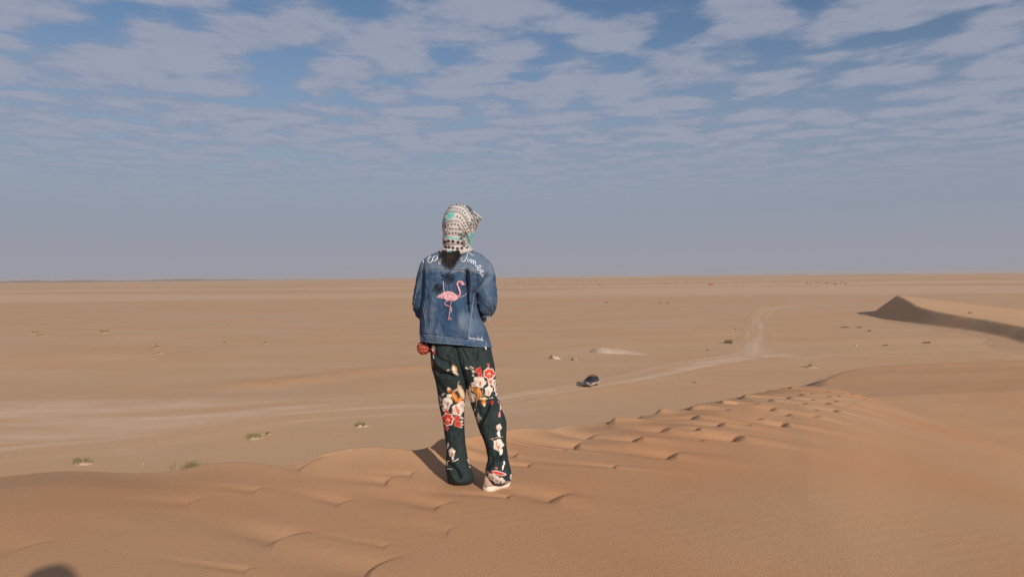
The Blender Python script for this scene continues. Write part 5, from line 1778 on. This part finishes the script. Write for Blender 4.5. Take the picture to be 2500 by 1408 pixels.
base_me = [mesh_np('crown', *small_tree(900 + k, 4.4, 2.6 + .5 * (k % 3)), M_DARKB, False) for k in range(4)]
trunk_me = mesh_np('trunk', tube([(0, 0, -.2), (.05, 0, .8), (0, .05, 1.5)], [.18, .13, .06], 6).reshape(-1, 3), [grid_faces(3, 6, True)], M_DARKB)
xs_t = [1972, 1981, 1992, 1999, 2006, 2012, 2017, 2023, 2029, 2035, 2040, 2046, 2054, 2061, 2068, 2090]
for k, x_ in enumerate(xs_t):
    p = plain_at(x_, 693.0 + rg.uniform(-1.2, 1.6) + .004 * (2000 - x_))
    e = empty('desert_tree', (p[0], p[1], float(plain_z(p[:1], p[1:2])[0])), 'low dark tree in the thin row on the far plain above the peaked dune', 'tree', 'row of low trees on the far plain')
    s_ = rg.uniform(.75, 1.3)
    e.scale = (s_, s_, s_)
    e.rotation_euler = (0, 0, rg.uniform(0, 6))
    obj('crown', base_me[k % 4], e)
    obj('trunk', trunk_me, e)
VV, FF, o_ = [], [], 0
for k in range(620):
    px_ = rg.uniform(1205, 1470) if k < 430 else rg.uniform(1470, 1960)
    py_ = 683 + abs(rg.gauss(0, 9)) + .0 * px_ if k < 430 else 690 + rg.gauss(0, 2.5)
    if py_ > 705:
        continue
    p = plain_at(px_, py_)
    s_ = rg.uniform(.7, 1.6)
    V, Fq = blades(2.4 * s_, 2.4 * s_, 1.5 * s_, 18, k, 0, 1.2, .22 * s_)
    V = V + np.array([p[0], p[1], float(plain_z(p[:1], p[1:2])[0])])
    VV.append(V)
    FF.append(Fq + o_)
    o_ += len(V)
tag(obj('scrub', mesh_np('scrub', np.concatenate(VV), np.concatenate(FF), M_DARKB, False)), 'speckled flat of low scrub near the horizon right of the person', 'scrub', None, 'stuff')

# ------------------------------------------------------------------ pale rock outcrops and stones
M_ROCK = simple_mat('pale_limestone', (0.52, 0.365, 0.25), 0.95, 0.16, 1.0, 0.03)


def rock(name, keys, ht, lab, seed, depth=3.0, cat='rock'):
    """keys: view x, view y along the foot; a ragged low ridge with a broken front"""
    P = np.array([plain_at(*k)[:2] for k in keys])
    t = np.linspace(0, 1, len(P))
    n, m = 90, 22
    tt = np.linspace(0, 1, n)
    cx, cy = pchip(t, P[:, 0], tt), pchip(t, P[:, 1], tt)
    V = []
    for i in range(n):
        e = math.sin(math.pi * min(max(tt[i], 0.0), 1.0)) ** .45
        h_ = ht * pchip([0, .08, .3, .6, 1], [.6, 1, .75, .5, .12], tt[i]) * (1 + .25 * mnoise.noise(Vector((i * .07, seed, 0))))
        for j in range(m):
            v_ = j / (m - 1) * 2 - 1
            prof = (1 - abs(v_) ** (1.3 if v_ > 0 else 3.0)) * e
            nz = 1 + .22 * mnoise.noise(Vector((i * .09, j * .35, seed))) + .12 * mnoise.noise(Vector((i * .21 + j * .3, j * .6, seed)))
            V.append((cx[i] + .15 * mnoise.noise(Vector((i * .3, j * .4, seed + 9))), cy[i] + v_ * depth * e + .2 * mnoise.noise(Vector((i * .3, j * .5, seed + 3))), h_ * prof * nz - .08))
    V = np.array(V)
    o0 = np.array([V[:, 0].mean(), V[:, 1].mean(), 0])
    z0_ = float(plain_z(o0[:1], o0[1:2])[0])
    V = V - o0
    o = obj(name, mesh_np(name, V, grid_faces(n, m), M_ROCK, True))
    o.location = (o0[0], o0[1], z0_)
    return tag(o, lab, cat, 'pale rocks and stones on the plain')


rock('rock_outcrop', [(1441, 857), (1470, 858), (1510, 859), (1550, 862), (1592, 866)], 1.8, 'long pale limestone outcrop on the plain above the car', 2.0, 4.5)
rock('rock_outcrop', [(1342, 873), (1355, 874), (1372, 874)], 1.6, 'rounded pale rock, left one of two small outcrops right of the person', 5.0, 1.6)
rock('rock_outcrop', [(1396, 877), (1402, 878), (1410, 879)], 1.2, 'small pointed pale rock left below the long outcrop', 8.0, 1.1)
for k, (x_, y_, s_, lab) in enumerate([(350, 1132, .09, 'bright pebble on the plain between two left tussocks'), (841, 1087, .08, 'bright pebble on the plain just left of the person'), (1905, 913, .20, 'white stone below the spindly shrub'),
                                       (2090, 842, .30, 'white stone on the plain left of the small shrubs'), (2020, 812, .22, 'pale stone near three low shrubs')]):
    p = plain_at(x_, y_)
    bm = bmesh.new()
    bmesh.ops.create_icosphere(bm, subdivisions=2, radius=s_)
    for v in bm.verts:
        v.co *= 1 + .35 * mnoise.noise(v.co * (2.2 / s_) * .6 + Vector((k, 0, 0)))
        v.co.z *= .7
    o = bm_obj('stone', bm, M_ROCK, None)
    o.location = (p[0], p[1], float(plain_z(p[:1], p[1:2])[0]) + s_ * .35)
    tag(o, lab, 'stone', 'pale rocks and stones on the plain')

# ------------------------------------------------------------------ low hills on the left horizon
n, m = 220, 14
V = []
for i in range(n):
    az = R(-50 + 40 * i / (n - 1))
    h_ = 34 + 26 * float(fbm(np.array([i / 22.0]), np.array([0.5]), 4, 6)[0])
    h_ = max(h_, 6) * float(sstep(np.array([n - 1 - i]), 0, 90)[0])
    for j in range(m):
        v_ = j / (m - 1) * 2 - 1
        r_ = 15000 + v_ * 500
        V.append((r_ * math.sin(az), r_ * math.cos(az), h_ * (1 - v_ * v_) - 4))
tag(obj('hills', mesh_np('hills', np.array(V), grid_faces(n, m), simple_mat('hill_rock', (.22, .17, .14), .95, .2, .002))), 'low bluish hills along the left horizon', None, None, 'structure')

# ------------------------------------------------------------------ dusty air over the plain
bm = bmesh.new()
bmesh.ops.create_cube(bm, size=1.0)
for v in bm.verts:
    v.co = Vector((v.co.x * 36000, v.co.y * 36000, 3.0 + (v.co.z + .5) * 69.0 - 11.0))
m, t = mat_new('dusty_air')
pv = t.n('ShaderNodeVolumePrincipled', {'Color': (0.78, 0.66, 0.58, 1), 'Density': 0.000036, 'Anisotropy': 0.0})
t.n('ShaderNodeOutputMaterial', {'Volume': pv.outputs[0]})
hz = bm_obj('haze', bm, m, None)
tag(hz, 'thin dusty haze over the whole plain', 'haze', None, 'stuff')
